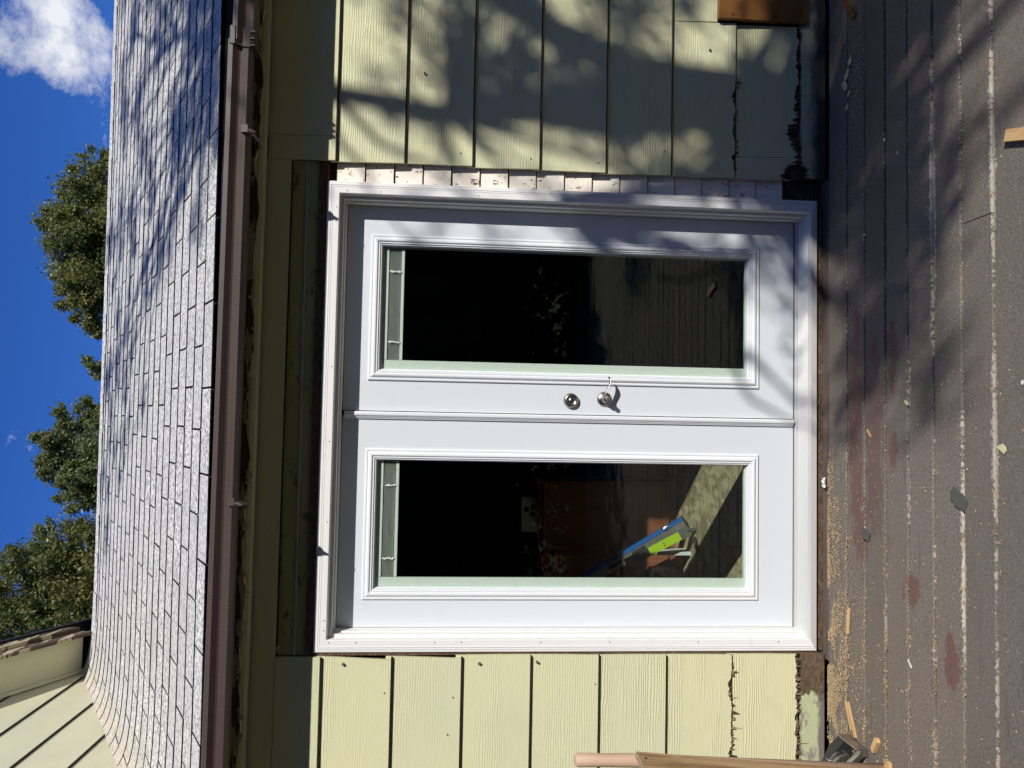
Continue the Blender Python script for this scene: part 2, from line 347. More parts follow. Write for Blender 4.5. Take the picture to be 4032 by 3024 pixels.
MAT['ground'] = ground_mat()
def sawdust_mat(name, a, b):
    t = NT(name, 0.9, spec=0.2); return t.set(color=t.mix(t.island(), a, b))
MAT['sawdust'] = sawdust_mat('pine sawdust', (0.34, 0.24, 0.135), (0.56, 0.43, 0.265))
MAT['flake'] = sawdust_mat('pale flakes', (0.28, 0.24, 0.19), (0.55, 0.51, 0.43))

# ------------------------------------------------------------------ geometry helpers
def mesh(name, vs, fs, mats, parent=None, smooth=False, fmat=None, loc=None, recalc=True):
    me = bpy.data.meshes.new(name)
    if loc is not None:
        L = Vector(loc); vs = [tuple(Vector(v)-L) for v in vs]
    me.from_pydata([tuple(v) for v in vs], [], [tuple(f) for f in fs])
    for m in (mats if isinstance(mats, (list, tuple)) else [mats]): me.materials.append(MAT[m] if isinstance(m, str) else m)
    if recalc:
        bm = bmesh.new(); bm.from_mesh(me); bmesh.ops.recalc_face_normals(bm, faces=bm.faces); bm.to_mesh(me); bm.free()
    if fmat is not None:
        for p_, k in zip(me.polygons, fmat): p_.material_index = k
    if smooth: me.polygons.foreach_set('use_smooth', [True]*len(me.polygons))
    o = bpy.data.objects.new(name, me); COL.objects.link(o)
    if loc is not None: o.location = loc
    if parent is not None: o.parent = parent
    return o
def link(name, me, parent, loc=(0, 0, 0), rot=(0, 0, 0)):
    o = bpy.data.objects.new(name, me); COL.objects.link(o); o.parent = parent; o.location = loc; o.rotation_euler = rot; return o
def empty(name, loc, rot=(0, 0, 0)):
    o = bpy.data.objects.new(name, None); COL.objects.link(o); o.location = loc; o.rotation_euler = rot; o.empty_display_size = 0.1; return o
def tag(o, label=None, cat=None, group=None, kind=None):
    for k, v in (('label', label), ('category', cat), ('group', group), ('kind', kind)):
        if v: o[k] = v
    return o
class G:
    """collects shapes into one mesh"""
    def __init__(s): s.v = []; s.f = []; s.m = []
    def add(s, vs, fs, k=0):
        n = len(s.v); s.v += [tuple(v) for v in vs]; s.f += [tuple(i+n for i in f) for f in fs]; s.m += [k]*len(fs); return s
    def box(s, x0, x1, y0, y1, z0, z1, k=0, M=None):
        vs = [(x, y, z) for x in (x0, x1) for y in (y0, y1) for z in (z0, z1)]
        if M is not None: vs = [tuple(M @ Vector(v)) for v in vs]
        return s.add(vs, [(0, 1, 3, 2), (4, 6, 7, 5), (0, 4, 5, 1), (2, 3, 7, 6), (0, 2, 6, 4), (1, 5, 7, 3)], k)
    def prism(s, poly, a0, a1, axis='X', k=0):
        """poly in the plane across axis, extruded from a0 to a1; axis X: (y,z), Y: (x,z), Z: (x,y)"""
        def P(p, a): return {'X': (a, p[0], p[1]), 'Y': (p[0], a, p[1]), 'Z': (p[0], p[1], a)}[axis]
        n = len(poly); vs = [P(p, a0) for p in poly]+[P(p, a1) for p in poly]
        fs = [(i, (i+1) % n, n+(i+1) % n, n+i) for i in range(n)]+[tuple(range(n))[::-1], tuple(range(n, 2*n))]
        return s.add(vs, fs, k)
    def tube(s, pts, rads, sides=8, k=0, cap=True, flat=(1, 1), upv=None):
        pts = [Vector(p) for p in pts]; n = len(pts); vs = []
        for i, p in enumerate(pts):
            d = (pts[min(i+1, n-1)]-pts[max(i-1, 0)]).normalized()
            a = upv if upv is not None else (Vector((0, 0, 1)) if abs(d.z) < 0.9 else Vector((1, 0, 0)))
            e1 = d.cross(a).normalized(); e2 = d.cross(e1).normalized()
            r = rads[i] if isinstance(rads, (list, tuple)) else rads
            for j in range(sides):
                t_ = 2*math.pi*j/sides; vs.append(p+e1*r*flat[0]*math.cos(t_)+e2*r*flat[1]*math.sin(t_))
        fs = [(i*sides+j, i*sides+(j+1) % sides, (i+1)*sides+(j+1) % sides, (i+1)*sides+j) for i in range(n-1) for j in range(sides)]
        if cap: fs += [tuple(range(sides))[::-1], tuple(range((n-1)*sides, n*sides))]
        return s.add(vs, fs, k)
    def lathe(s, prof, c, axis='Y', sides=28, k=0):
        """prof: (radius, along) from the back to the front"""
        vs = []
        for r, a in prof:
            for j in range(sides):
                t_ = 2*math.pi*j/sides; x, z = r*math.cos(t_), r*math.sin(t_)
                vs.append({'Y': (c[0]+x, c[1]+a, c[2]+z), 'Z': (c[0]+x, c[1]+z, c[2]+a), 'X': (c[0]+a, c[1]+x, c[2]+z)}[axis])
        n = len(prof); fs = [(i*sides+j, i*sides+(j+1) % sides, (i+1)*sides+(j+1) % sides, (i+1)*sides+j) for i in range(n-1) for j in range(sides)]
        fs += [tuple(range(sides))[::-1], tuple(range((n-1)*sides, n*sides))]
        return s.add(vs, fs, k)
    def ring(s, X0, X1, Z0, Z1, prof, sides='LRTB', k=0):
        """mitred frame: prof (inset, y) swept round the rectangle; sides that are built"""
        def corner(i, d): return [(X0+d, Z0+d), (X1-d, Z0+d), (X1-d, Z1-d), (X0+d, Z1-d)][i]
        for nm, a, b in (('B', 0, 1), ('R', 1, 2), ('T', 2, 3), ('L', 3, 0)):
            if nm not in sides: continue
            vs = []
            for d, y in prof:
                for c in (a, b):
                    x, z = corner(c, d); vs.append((x, y, z))
            n = len(prof); s.add(vs, [(2*i, 2*i+1, 2*i+3, 2*i+2) for i in range(n-1)], k)
        return s
    def build(s, name, mats, parent=None, smooth=False, loc=None, recalc=True):
        return mesh(name, s.v, s.f, mats, parent, smooth, s.m, loc, recalc)
def jit(a): return (random.random()*2-1)*a
def bevel(o, w, seg=2):
    m = o.modifiers.new('bevel', 'BEVEL'); m.width = w; m.segments = seg; m.limit_method = 'ANGLE'; m.angle_limit = rad(40); return o

# ------------------------------------------------------------------ ground and deck (setting)
g = G(); g.add([(-400, -400, -0.7), (400, -400, -0.7), (400, 400, -0.7), (-400, 400, -0.7)], [(0, 1, 2, 3)])
tag(g.build('ground', 'ground', recalc=False), kind='structure')
deck = tag(empty('deck', (1.0, -2.6, 0)), kind='structure')
gaps = [-0.036, -0.189, -0.322, -0.464, -0.603, -0.744, -0.887, -1.029]
while gaps[-1] > -5.5: gaps.append(gaps[-1]-0.1413+jit(0.002))
bm_cache = {}
def deck_board(x0, x1, ya, yb, wear):
    w = round(abs(yb-ya)-0.009, 4); L = x1-x0; key = (round(L, 3), w)
    if key not in bm_cache:
        G_ = G(); h = w/2; r = 0.004
        G_.prism([(-h, -0.035), (h, -0.035), (h, -r), (h-r, 0), (-h+r, 0), (-h, -r)], -L/2, L/2, 'X')
        o = G_.build('deck_board', 'deck', deck); bm_cache[key] = o.data
    else:
        o = bpy.data.objects.new('deck_board', bm_cache[key]); COL.objects.link(o); o.parent = deck
    o.location = ((x0+x1)/2-1.0, (ya+yb)/2+2.6, jit(0.0012)); o.rotation_euler = (jit(0.004), 0, 0); o['wear'] = wear
for i in range(len(gaps)-1):
    a, b = gaps[i], gaps[i+1]
    wear = [-0.012, -0.010, -0.008, -0.006, -0.001, 0.000, 0.001, 0.000][min(i, 7)]
    cuts = [-2.4, 5.0]
    if i == 6: cuts = [-2.4, 1.617, 5.0]
    elif i == 2: cuts = [-2.4, 3.02, 5.0]
    elif i > 7: cuts = [-2.4, random.choice([0.4, 1.9, 2.6, 3.3]), 5.0]
    for c0, c1 in zip(cuts[:-1], cuts[1:]): deck_board(c0+0.0015, c1-0.0015, b, a, wear)
for xx in (-1.6, -0.4, 0.8, 2.0, 3.2, 4.4):
    G().box(xx-1.0-0.02, xx-1.0+0.02, -2.95, 2.62, -0.20, -0.036).build('joist', 'dark', deck)
G().box(-3.4, 4.0, -3.02, -2.97, -0.30, 0.008).build('rim_board', 'weathered', deck)

for o_ in [c for c in deck.children if c.name.startswith('deck_board')]:
    yw = o_.location.y-2.6
    if yw < -1.6: continue
    x_lo = o_.location.x+1.0-o_.dimensions.x/2; x_hi = x_lo+o_.dimensions.x
    for xx in (-0.4, 0.8, 2.0, 3.2):
        if not x_lo < xx < x_hi: continue
        for dy in (-0.042, 0.042):
            sm = bm_cache.get('screw')
            if sm is None:
                q_ = G().lathe([(0.0045, -0.002), (0.0045, 0.0002), (0.002, -0.0004)], (0, 0, 0), 'Z', 8).build('screw_head', 'nail', o_); bm_cache['screw'] = q_.data
            else: q_ = link('screw_head', sm, o_)
            q_.location = (xx+jit(0.012)-1.0-o_.location.x, dy+jit(0.006), 0.0002)
# ------------------------------------------------------------------ house
house = tag(empty('house', (1.0, 0.1, 0)), 'pale yellow house wall with new white double doors and shingled roof', 'house')
class HP:   # children are given in world coordinates; the house empty sits at HO
    O = Vector((1.0, 0.1, 0))
def H(gm, name, mats, parent=None, smooth=False):
    """mesh in world coordinates -> child of the house (or of a part of it)"""
    o = gm.build(name, mats, None, smooth, loc=None)
    if parent is None:
        o.parent = house; o.location = -HP.O
    else: o.parent = parent
    return o
EXP = 0.2865; Z0 = 0.118
def board(x0, x1, zb, zt, yb=-0.006, yt=0.008, th=0.012, erode=None, seg=None, ex0=None, ex1=None, erode_top=None, name='siding_board', mat='siding', axis='X'):
    n = seg or max(2, int((x1-x0)/(0.008 if (erode or erode_top) else 0.4)))
    vs = []; fs = []
    for i in range(n+1):
        x = x0+(x1-x0)*i/n
        b = zb+(erode(x) if erode else 0.0); t_ = zt-(erode_top(x) if erode_top else 0.0)
        xb = x; xt = x
        if i == 0 and ex0: xb += ex0(0); xt += ex0(1)
        if i == n and ex1: xb += ex1(0); xt += ex1(1)
        k = (b-zb)/(zt-zb); yb_ = yb+(yt-yb)*k
        k2 = (t_-zb)/(zt-zb); yt_ = yb+(yt-yb)*k2
        vs += [(xb, yb_, b), (xt, yt_, t_), (xt, yt_+th, t_), (xb, yb_+th, b)]
    for i in range(n):
        a = 4*i; c = a+4
        fs += [(a, c, c+1, a+1), (a+1, c+1, c+2, a+2), (a+2, c+2, c+3, a+3), (a+3, c+3, c, a)]
    fs += [(0, 1, 2, 3), (4*n+3, 4*n+2, 4*n+1, 4*n)]
    gm = G(); gm.add(vs, fs); o = H(gm, name, mat)
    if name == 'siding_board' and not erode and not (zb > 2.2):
        H(G().box(x0+0.002, x1-0.002, yb+0.0012, yt+0.003, zb-0.0055, zb+0.0002), 'lap_shade_rot_strip', 'shade_strip', o)  # black strip added under the butt edge to deepen its shadow line
    elif name == 'siding_board': H(G().box(x0+0.002, x1-0.002, yb+0.012, yt+0.004, zb-0.006, zb+0.03), 'lap_shade_rot_strip', 'rot', o)
    return o
def fract(seed, amp, f=9.0, rough=0.55):
    r = random.Random(seed); ph = [(r.random()*6.28, f*(1.9**k), amp*(rough**k)) for k in range(7)]
    return lambda x: sum(a*math.sin(x*w+p) for p, w, a in ph)
def bumpf(x, c, w): return math.exp(-((x-c)/w)**2)
jL, jR = fract(3, 0.5, 42, 0.72), fract(5, 0.5, 38, 0.72)
rj = random.Random(4); JT = [rj.random() for _ in range(4000)]
def rag(x, f): return max(0.0, 0.55+0.42*f(x)+0.55*(JT[int(abs(x)*125) % 4000]-0.5))
def nL(x): return 0.009*jL(x)
def nR(x): return 0.009*jR(x)
def er_L2(x): return (0.0045+0.017*bumpf(x, -0.15, 0.055)+0.012*bumpf(x, -0.42, 0.06))*rag(x, jL)
def er_L1(x): return 0.013*rag(x+3, jL)
def er_R2(x): return (0.0035+0.016*bumpf(x, 2.13, 0.04)+0.015*bumpf(x, 2.26, 0.05)+0.016*bumpf(x, 2.39, 0.03))*rag(x, jR) if x < 2.47 else 0.0
def er_R1(x): return (0.016+0.045*bumpf(x, 2.25, 0.11)+0.125*bumpf(x, 2.03, 0.06))*rag(x+1, jR) if x < 2.72 else 0.006
def skirt_top(x): return (0.010+0.100*bumpf(x, 2.03, 0.085))*rag(x+7, jR) if x < 2.7 else 0.0
# left of the doors
for i in range(0, 7):
    zb = Z0+EXP*i; er = er_L1 if i == 0 else (er_L2 if i == 1 else None)
    xe = -0.012+[0.001, 0.0, -0.001, 0.002, 0.0, -0.004, -0.003][i]
    sl_ = [0.0, 0.0, 0.003, -0.001, 0.004, -0.006, -0.012][i]
    board(-1.25, xe, zb, zb+EXP+0.022, erode=er, ex1=(lambda q, s_=sl_: 0.0 if q else s_))
# right of the doors; two courses are short where an amber board closes the wall
for i in range(0, 8):
    zb = Z0+EXP*i; er = er_R1 if i == 0 else (er_R2 if i == 1 else None)
    xs = 2.036+jit(0.002); sl_ = jit(0.003)
    if i == 1:
        board(xs, 2.725, zb, zb+EXP+0.022, erode=er); board(2.728, 4.9, zb+0.085, zb+EXP+0.022, name='siding_board')
    elif i == 0:
        board(xs, 2.135, zb, zb+EXP+0.022, erode=er); board(2.137, 2.725, zb, zb+EXP+0.022, erode=er)
    elif i == 7: board(2.139, 4.9, zb, 2.405); board(xs, 2.137, zb, 2.402)
    else: board(xs, 4.9, zb, zb+EXP+0.022, ex0=(lambda q, s_=sl_: s_ if q else 0.0))
board(-1.25, 2.033, 2.304, 2.408, yb=-0.002, yt=0.006)          # strip of siding left above the doors
board(-1.25, -0.016, Z0+EXP*7, 2.302, yb=-0.006, yt=-0.002)
# decayed boards at the foot of the wall
board(-1.25, -0.005, 0.004, 0.105, yb=-0.012, yt=-0.004, th=0.02, erode_top=lambda x: 0.003+abs(nL(x+5))*0.4, name='skirt_board', mat='skirt')
board(2.04, 4.9, 0.004, 0.112, yb=-0.016, yt=-0.004, th=0.02, erode_top=skirt_top, name='skirt_board', mat='dark_foot')
gm = G(); gm.box(2.733, 3.32, -0.030, -0.008, 0.088, 0.492)
pb = bevel(H(gm, 'patch_board', 'stain'), 0.002)
for (nx, nz) in ((2.752, 0.43), (2.752, 0.235), (3.2, 0.43)):
    H(G().lathe([(0.004, 0), (0.004, -0.003), (0.002, -0.004)], (nx, -0.0302, nz), 'Y', 10), 'nail', 'ink', pb)
gm = G()              # frayed fibres standing out of the rotten edges
for _ in range(520):
    side_ = random.random()
    if side_ < 0.30: x = -0.62+random.random()*0.6; z = Z0+EXP+er_L2(x); l = 0.010
    elif side_ < 0.52: x = -0.62+random.random()*0.6; z = Z0+er_L1(x)-0.004; l = 0.016
    elif side_ < 0.72: x = 2.04+random.random()*0.43; z = Z0+EXP+er_R2(x); l = 0.012
    else: x = 2.04+abs(random.gauss(0, 0.2)); z = Z0+er_R1(min(x, 2.7)); l = 0.022
    dz = -abs(random.gauss(0, l)); w = 0.001+random.random()**3*0.009; dz *= 0.4+random.random()**2*1.6; y = 0.0+random.random()*0.012-0.006; dx = jit(0.008)
    gm.add([(x-w, y, z), (x+w, y+0.002, z), (x+dx+w*0.5, y-abs(jit(0.006)), z+dz), (x+dx-w*0.4, y-abs(jit(0.006)), z+dz)], [(0, 1, 2, 3)])
o = H(gm, 'rotten_fibres', 'rotf'); o['kind'] = 'stuff'
for (nx, nz, r_) in ((-0.045, 2.03, 0.0055), (-0.045, 1.475, 0.0055), (-0.04, 1.235, 0.005), (-0.16, 1.86, 0.003), (-0.18, 1.58, 0.003), (-0.33, 1.60, 0.003), (-0.13, 0.99, 0.003), (2.09, 1.60, 0.003), (2.08, 1.30, 0.003), (2.075, 1.01, 0.003), (2.6, 0.52, 0.005), (2.43, 1.76, 0.004), (2.14, 0.72, 0.003)):
    H(G().lathe([(r_, 0.01), (r_, -0.0035), (r_*0.5, -0.004)], (nx, -0.004, nz), 'Y', 9), 'nail_head', 'nail')
# sheathing behind everything, with the opening for the doors
gm = G(); gm.box(-2.4, 0.004, 0.052, 0.17, -0.3, 2.5); gm.box(1.952, 6, 0.052, 0.17, -0.3, 2.5); gm.box(0.004, 1.952, 0.052, 0.17, 2.150, 2.5)
gm.box(0.004, 1.952, 0.030, 0.17, -0.3, 0.032)
H(gm, 'sheathing', 'rotwood')
for (a, b) in ((-1.25, -0.03), (2.05, 4.9)):
    gm = G(); gm.box(a, b, 0.024, 0.050, 0.0, 2.40); H(gm, 'backing_board', 'rot')
# old clapboards bared beside the doors
zz = 2.122; k = 0; tops = [2.122]+[2.000-0.1215*j for j in range(16)]
for j in range(16):
    zt, zb = tops[j], tops[j+1]
    gm = G(); x1 = 2.085; a = 0.032+jit(0.0015); y0 = a-0.009
    gm.prism([(y0, zb+0.0035), (a, zt-0.002), (0.0515, zt-0.002), (0.0515, zb+0.0035)], 1.935, x1, 'X')
    H(gm, 'old_clapboard', 'oldboard')
    if j in (2, 4, 6, 9): 
        gm = G(); gm.prism([(y0-0.002, zb+0.003), (y0-0.0005, zb+0.02), (0.03, zb+0.02), (0.03, zb+0.003)], 1.96, 2.05, 'X'); 
# header: old green boards, bead of sealant, bare wood
gm = G(); gm.box(0.0, 2.04, 0.020, 0.051, 2.192, 2.304); gm.box(0.16, 2.04, 0.020, 0.051, 2.192, 2.304) if False else None
for a, b in ((-0.014, 0.158), (0.160, 2.037)):
    gm = G(); gm.box(a, b, 0.020, 0.0515, 2.190, 2.312); H(gm, 'green_board', 'green')
pts = [(x, 0.019+jit(0.001), 2.232+0.010*(x/2)+jit(0.0016)) for x in np.linspace(-0.012, 2.034, 60)]
H(G().tube(pts, [0.006+abs(jit(0.003)) for _ in pts], 6), 'sealant_bead', paint_mat('grey sealant', (0.33, 0.33, 0.30), 0.7))
gm = G(); gm.box(-0.012, 2.034, 0.008, 0.0512, 2.1535, 2.189); H(gm, 'bare_header', 'rotwood')
gm = G(); gm.box(-0.0135, -0.001, 0.012, 0.0518, 0.03, 2.188); H(gm, 'bare_stud', 'rotwood')
# handwritten pencil numbers 64 and 82 on the clapboards
def strokes(name, lines, ox, oz, s, parent=None):
    gm = G()
    for ln in lines: gm.tube([(ox+px*s, 0.0362, oz+pz*s) for px, pz in ln], 0.0011, 5)
    return H(gm, name, 'ink')
six = [[(0.45, 1.0), (0.2, 0.75), (0.05, 0.4), (0.1, 0.1), (0.3, 0.0), (0.45, 0.15), (0.4, 0.4), (0.2, 0.45), (0.07, 0.3)]]
four = [[(0.72, 1.0), (0.66, 0.6), (0.85, 0.5), (1.1, 0.6)], [(1.15, 1.05), (1.05, 0.5), (0.95, -0.1)]]
eight = [[(0.45, 0.85), (0.3, 1.0), (0.12, 0.85), (0.2, 0.65), (0.4, 0.45), (0.42, 0.15), (0.22, 0.0), (0.08, 0.18), (0.2, 0.42), (0.42, 0.68), (0.45, 0.85)]]
two = [[(0.7, 0.8), (0.85, 1.0), (1.02, 0.85), (0.95, 0.5), (0.68, 0.05), (0.85, 0.1), (1.1, 0.0)]]
ck = [o for o in house.children if o.name.startswith('old_clapboard')]
for nm, st, ox, oz, pi in (('pencil_mark', six+four, 1.966, 1.528, 4), ('pencil_mark', eight+two, 1.968, 1.432, 5)):
    gm = G()
    for ln in st: gm.tube([(ox+px*0.021, 0.0220 if pi == 4 else 0.0255, oz+pz*0.026) for px, pz in ln], 0.0012, 5)
    H(gm, nm, 'ink', ck[pi])
# frieze strip, soffit, fascia
SL = rad(31.4); TS, CS, SS = math.tan(SL), math.cos(SL), math.sin(SL)
EY, EZ = -0.222, 2.512                                   # lower edge of the roof covering
def roofz(y): return EZ+(y-EY)*TS
gm = G(); gm.prism([(-0.006, 2.402), (-0.034, 2.408), (-0.036, 2.425), (-0.006, 2.46)], -1.25, 4.9, 'X'); H(gm, 'frieze_strip', 'siding')
gm = G(); gm.prism([(-0.17, roofz(-0.17)-0.13), (0.10, roofz(0.10)-0.13), (0.10, roofz(0.10)-0.115), (-0.17, roofz(-0.17)-0.115)], -1.25, 4.9, 'X'); H(gm, 'soffit', 'siding')
nf = fract(21, 0.006, 13)
n = 260; vs = []; fs = []
for i in range(n+1):
    x = -1.25+6.15*i/n; zb = 2.388+nf(x)
    vs += [(x, -0.192, zb), (x, -0.192, 2.49), (x, -0.170, 2.50), (x, -0.170, zb+0.004)]
for i in range(n):
    a = 4*i; c = a+4; fs += [(a, c, c+1, a+1), (a+3, a+2, c+2, c+3), (a, a+3, c+3, c)]
gm = G(); gm.add(vs, fs); H(gm, 'fascia', 'fascia')
gm = G()
for i in range(26):            # splinters of peeling paint hanging from the fascia
    x = -0.5+random.random()*2.0; w = 0.01+random.random()*0.03; h = 0.006+random.random()*0.014; y = -0.193-random.random()*0.004; z = 2.386+nf(x)
    gm.add([(x, y, z+0.012), (x+w, y, z+0.010), (x+w*0.8, y-0.006, z-h*0.6), (x+w*0.3, y-0.004, z-h)], [(0, 1, 2, 3)])
o = H(gm, 'peeling_paint', 'chip'); o['kind'] = 'stuff'
# gutter, its hangers and joint
def gutter_prof(dz=0): return [(-0.206, 2.478+dz), (-0.206, 2.416+dz), (-0.214, 2.408+dz), (-0.292, 2.398+dz), (-0.306, 2.407+dz), (-0.309, 2.434+dz), (-0.313, 2.441+dz), (-0.330, 2.458+dz), (-0.330, 2.474+dz), (-0.320, 2.478+dz)]
gut = None
def gutter(x0, x1, dz, parent=None):
    pr = gutter_prof(dz); t_ = 0.002
    gm = G(); vs = []; 
    inner = [(y+t_*(1 if y < -0.25 else -1), z+t_*0.7) for y, z in pr]
    poly = pr+inner[::-1]
    gm.prism(poly, x0, x1, 'X'); return H(gm, 'gutter', 'gutter', parent)
gut = gutter(-1.3, 2.37, 0.0); gutter(2.37, 5.0, -0.014)
def jointp(x):
    gm = G()
    pr = [(y-0.004 if y < -0.25 else y, z-0.003) for y, z in gutter_prof(-0.004)]
    t_ = 0.004; inner = [(y+0.004, z+0.004) for y, z in pr]
    gm.prism(pr[1:-1]+inner[1:-1][::-1], x-0.034, x+0.034, 'X')
    for dx in (-0.026, 0.0, 0.026):
        gm.box(x+dx-0.003, x+dx+0.003, -0.312, -0.212, 2.384, 2.402)
    return H(gm, 'gutter_joint', 'gutter', gut)
jointp(2.385)
for hx in (2.035, 0.645, -0.85):
    gm = G()
    gm.box(hx-0.014, hx+0.014, -0.320, -0.302, 2.396, 2.420)
    gm.tube([(hx+0.006, -0.315, 2.410), (hx-0.002, -0.298, 2.392), (hx-0.014, -0.235, 2.376), (hx-0.024, -0.190, 2.380)], 0.006, 6, flat=(1.4, 0.6))
    gm.tube([(hx-0.006, -0.310, 2.394), (hx-0.012, -0.316, 2.368)], [0.010, 0.003], 6)
    H(gm, 'gutter_hanger', 'gutter', gut)
# ---- roof
EXS, TAB = 0.143, 0.334
RL = 3.02                                               # slope length to the ridge
RY, RZ = EY+RL*CS, EZ+RL*SS
gm = G(); gm.add([(-0.93, EY+0.02, roofz(EY+0.02)-0.012), (6.2, EY+0.02, roofz(EY+0.02)-0.012), (6.2, RY, RZ-0.012), (-0.93, RY, RZ-0.012),
                  (-0.93, RY+2.6, RZ-0.012-2.6*TS), (6.2, RY+2.6, RZ-0.012-2.6*TS)], [(0, 1, 2, 3), (3, 2, 5, 4)])
roof = H(gm, 'roof', 'asphalt')
gm = G(); gm.prism([(EY-0.006, EZ-0.018), (EY+0.03, EZ-0.018+0.02), (EY+0.03, EZ-0.05), (EY+0.004, EZ-0.05)], -0.93, 5.0, 'X'); H(gm, 'drip_edge', 'black', roof)
def lift(x): return 0.055*math.exp(-max(0.0, x+0.9)/0.16)+0.10*math.exp(-max(0.0, x+0.9)/0.05)*0.3
def tab_geo(gm, x0, x1, s0, dn, k0=0, k1=1, cols=1, curve=False, w0=0.0, w1=0.0):
    """one shingle tab in world coordinates; dn raises its butt edge"""
    L = EXS+0.018; th = 0.0046
    vs = []
    for i in range(cols+1):
        x = x0+(x1-x0)*i/cols; up_ = lift(x) if curve else 0.0; dd = dn+(w0*(1-i/cols)+w1*i/cols)
        for s_, h in ((s0, dd), (s0, dd+th), (s0+L, 0.0015), (s0+L, 0.0005)):
            y = EY+s_*CS-SS*h; z = EZ+s_*SS+CS*h+up_; vs.append((x, y, z))
    fs = []; mm = []
    for i in range(cols):
        a = 4*i; c = a+4
        fs += [(a+1, c+1, c+2, a+2), (a, c, c+1, a+1), (a+3, a+2, c+2, c+3)]; mm += [k0, k1, k1]
    fs += [(0, 1, 2, 3), (4*cols+3, 4*cols+2, 4*cols+1, 4*cols)]; mm += [k1, k1]
    n0 = len(gm.v); gm.v += vs; gm.f += [tuple(i_+n0 for i_ in f) for f in fs]; gm.m += mm
NC = int(RL/EXS)+1
tabs = []; rshift = 0.0
for c in range(NC):
    rshift += TAB*0.5+(0.0 if c % 6 else 0.07)+jit(0.006)
    x = -0.90-((rshift+0.13) % TAB)
    while x < 6.1:
        a, b = max(x+0.004, -0.898), x+TAB-0.004
        if b > -0.86: tabs.append((a, b, c*EXS))
        x += TAB
def seen(t_):
    xm = (t_[0]+t_[1])/2; y = EY+t_[2]*CS; return xm < 0.974+(y+3.12)*0.62
vis = [t_ for t_ in tabs if seen(t_)]; rest = [t_ for t_ in tabs if not seen(t_)]
vis.sort(key=lambda q: q[2]); rest += vis[298:]; vis = vis[:298]
share = {}
for (a, b, s0) in vis:
    near = a < -0.35
    gm = G(); dn = 0.0008+random.random()*0.0012
    if near or random.random() < 0.35:
        tab_geo(gm, a, b, s0, dn, cols=8 if near else 1, curve=near, w0=abs(jit(0.002)), w1=abs(jit(0.002)))
        o = mesh('shingle', gm.v, gm.f, ['shingle', 'asphalt'], roof, False, gm.m)
    else:
        key = (round(b-a, 3), random.randrange(4))
        if key not in share:
            tab_geo(gm, 0, b-a, 0, dn, w0=abs(jit(0.0015)), w1=abs(jit(0.0015)))
            v = [(p[0], p[1]-EY, p[2]-EZ) for p in gm.v]
            me_o = mesh('shingle', v, gm.f, ['shingle', 'asphalt'], roof, False, gm.m); share[key] = me_o.data; o = me_o
        else: o = link('shingle', share[key], roof)
        o.location = (a, EY+s0*CS, EZ+s0*SS); o.rotation_euler = (0, 0, jit(0.006))
gm = G()
for (a, b, s0) in rest: tab_geo(gm, a, b, s0, 0.002, cols=1)
o = mesh('shingle_field', gm.v, gm.f, ['shingle', 'asphalt'], roof, False, gm.m); o['kind'] = 'stuff'
x = -0.86
while x < 5.6:             # ridge caps
    w = 0.29+jit(0.01); gm = G(); d = 0.10; h0, h1 = 0.010+jit(0.002), 0.016
    gm.add([(x, RY-d*CS, RZ-d*SS+h0), (x, RY, RZ+h0+0.006), (x, RY+d*CS, RZ-d*SS+h0), (x+w, RY-d*CS, RZ-d*SS+h1), (x+w, RY, RZ+h1+0.006), (x+w, RY+d*CS, RZ-d*SS+h1),
            (x, RY-d*CS, RZ-d*SS+h0-0.007), (x+w, RY-d*CS, RZ-d*SS+h1-0.012)], [(0, 3, 4, 1), (1, 4, 5, 2), (6, 7, 3, 0), (3, 7, 5, 4)])
    mesh('ridge_cap', gm.v, gm.f, ['shingle', 'asphalt'], roof, False, [0, 0, 1, 1]); x += w-0.012
_p = Vector((0.2, 0, 2.55)); _R = Matrix.Rotation(-0.009, 3, 'Y')
roof.rotation_euler = (0, -0.009, 0); roof.location = (_p-_R@_p)-HP.O
# ---- taller part of the house: gable wall standing on the left of the roof
GX = -0.90; RT = 0.566
def rake_low(y): return 4.142+RT*(2.407-y)
def soff(y): return rake_low(y)+0.085
for i in range(11):
    zb = 3.272+0.293*(i-3); zt = zb+0.293+0.02
    def ymax(z): return 2.407+(4.142+0.10-z)/RT
    y0 = -0.35; ya, yb_ = min(ymax(zb), 3.2), min(ymax(min(zt, zb+0.293)), 3.2)
    if ya < y0+0.05: break
    yb_ = max(yb_, y0+0.01)
    b0, b1, th = 0.014, 0.002, 0.012
    vs = [(GX+b0, y0, zb), (GX+b0, ya, zb), (GX+b1, yb_, zt), (GX+b1, y0, zt), (GX+b0-th, y0, zb), (GX+b0-th, ya, zb), (GX+b1-th, yb_, zt), (GX+b1-th, y0, zt)]
    gm = G(); gm.add(vs, [(0, 1, 2, 3), (4, 7, 6, 5), (0, 4, 5, 1), (1, 5, 6, 2), (2, 6, 7, 3), (3, 7, 4, 0)]); gb = H(gm, 'gable_siding_board', 'siding_warm')
    H(G().box(GX+0.001, GX+b0-0.0012, y0+0.002, ya-0.004, zb-0.010, zb+0.0002), 'lap_shade_rot_strip', 'shade_strip', gb)  # added black strip, painted shade along the gable laps
gm = G(); gm.add([(GX-0.012, -0.35, 2.2), (GX-0.012, 3.3, 2.2), (GX-0.012, 3.3, soff(3.3)), (GX-0.012, -0.35, soff(-0.35))], [(0, 1, 2, 3)])
gm.add([(GX-0.012, -0.35, 2.2), (GX-2, -0.35, 2.2), (GX-2, -0.35, 5.75), (GX-0.012, -0.35, soff(-0.35))], [(0, 1, 2, 3)]); H(gm, 'gable_sheathing', 'siding_warm')
yA, yB = -0.5, 2.44
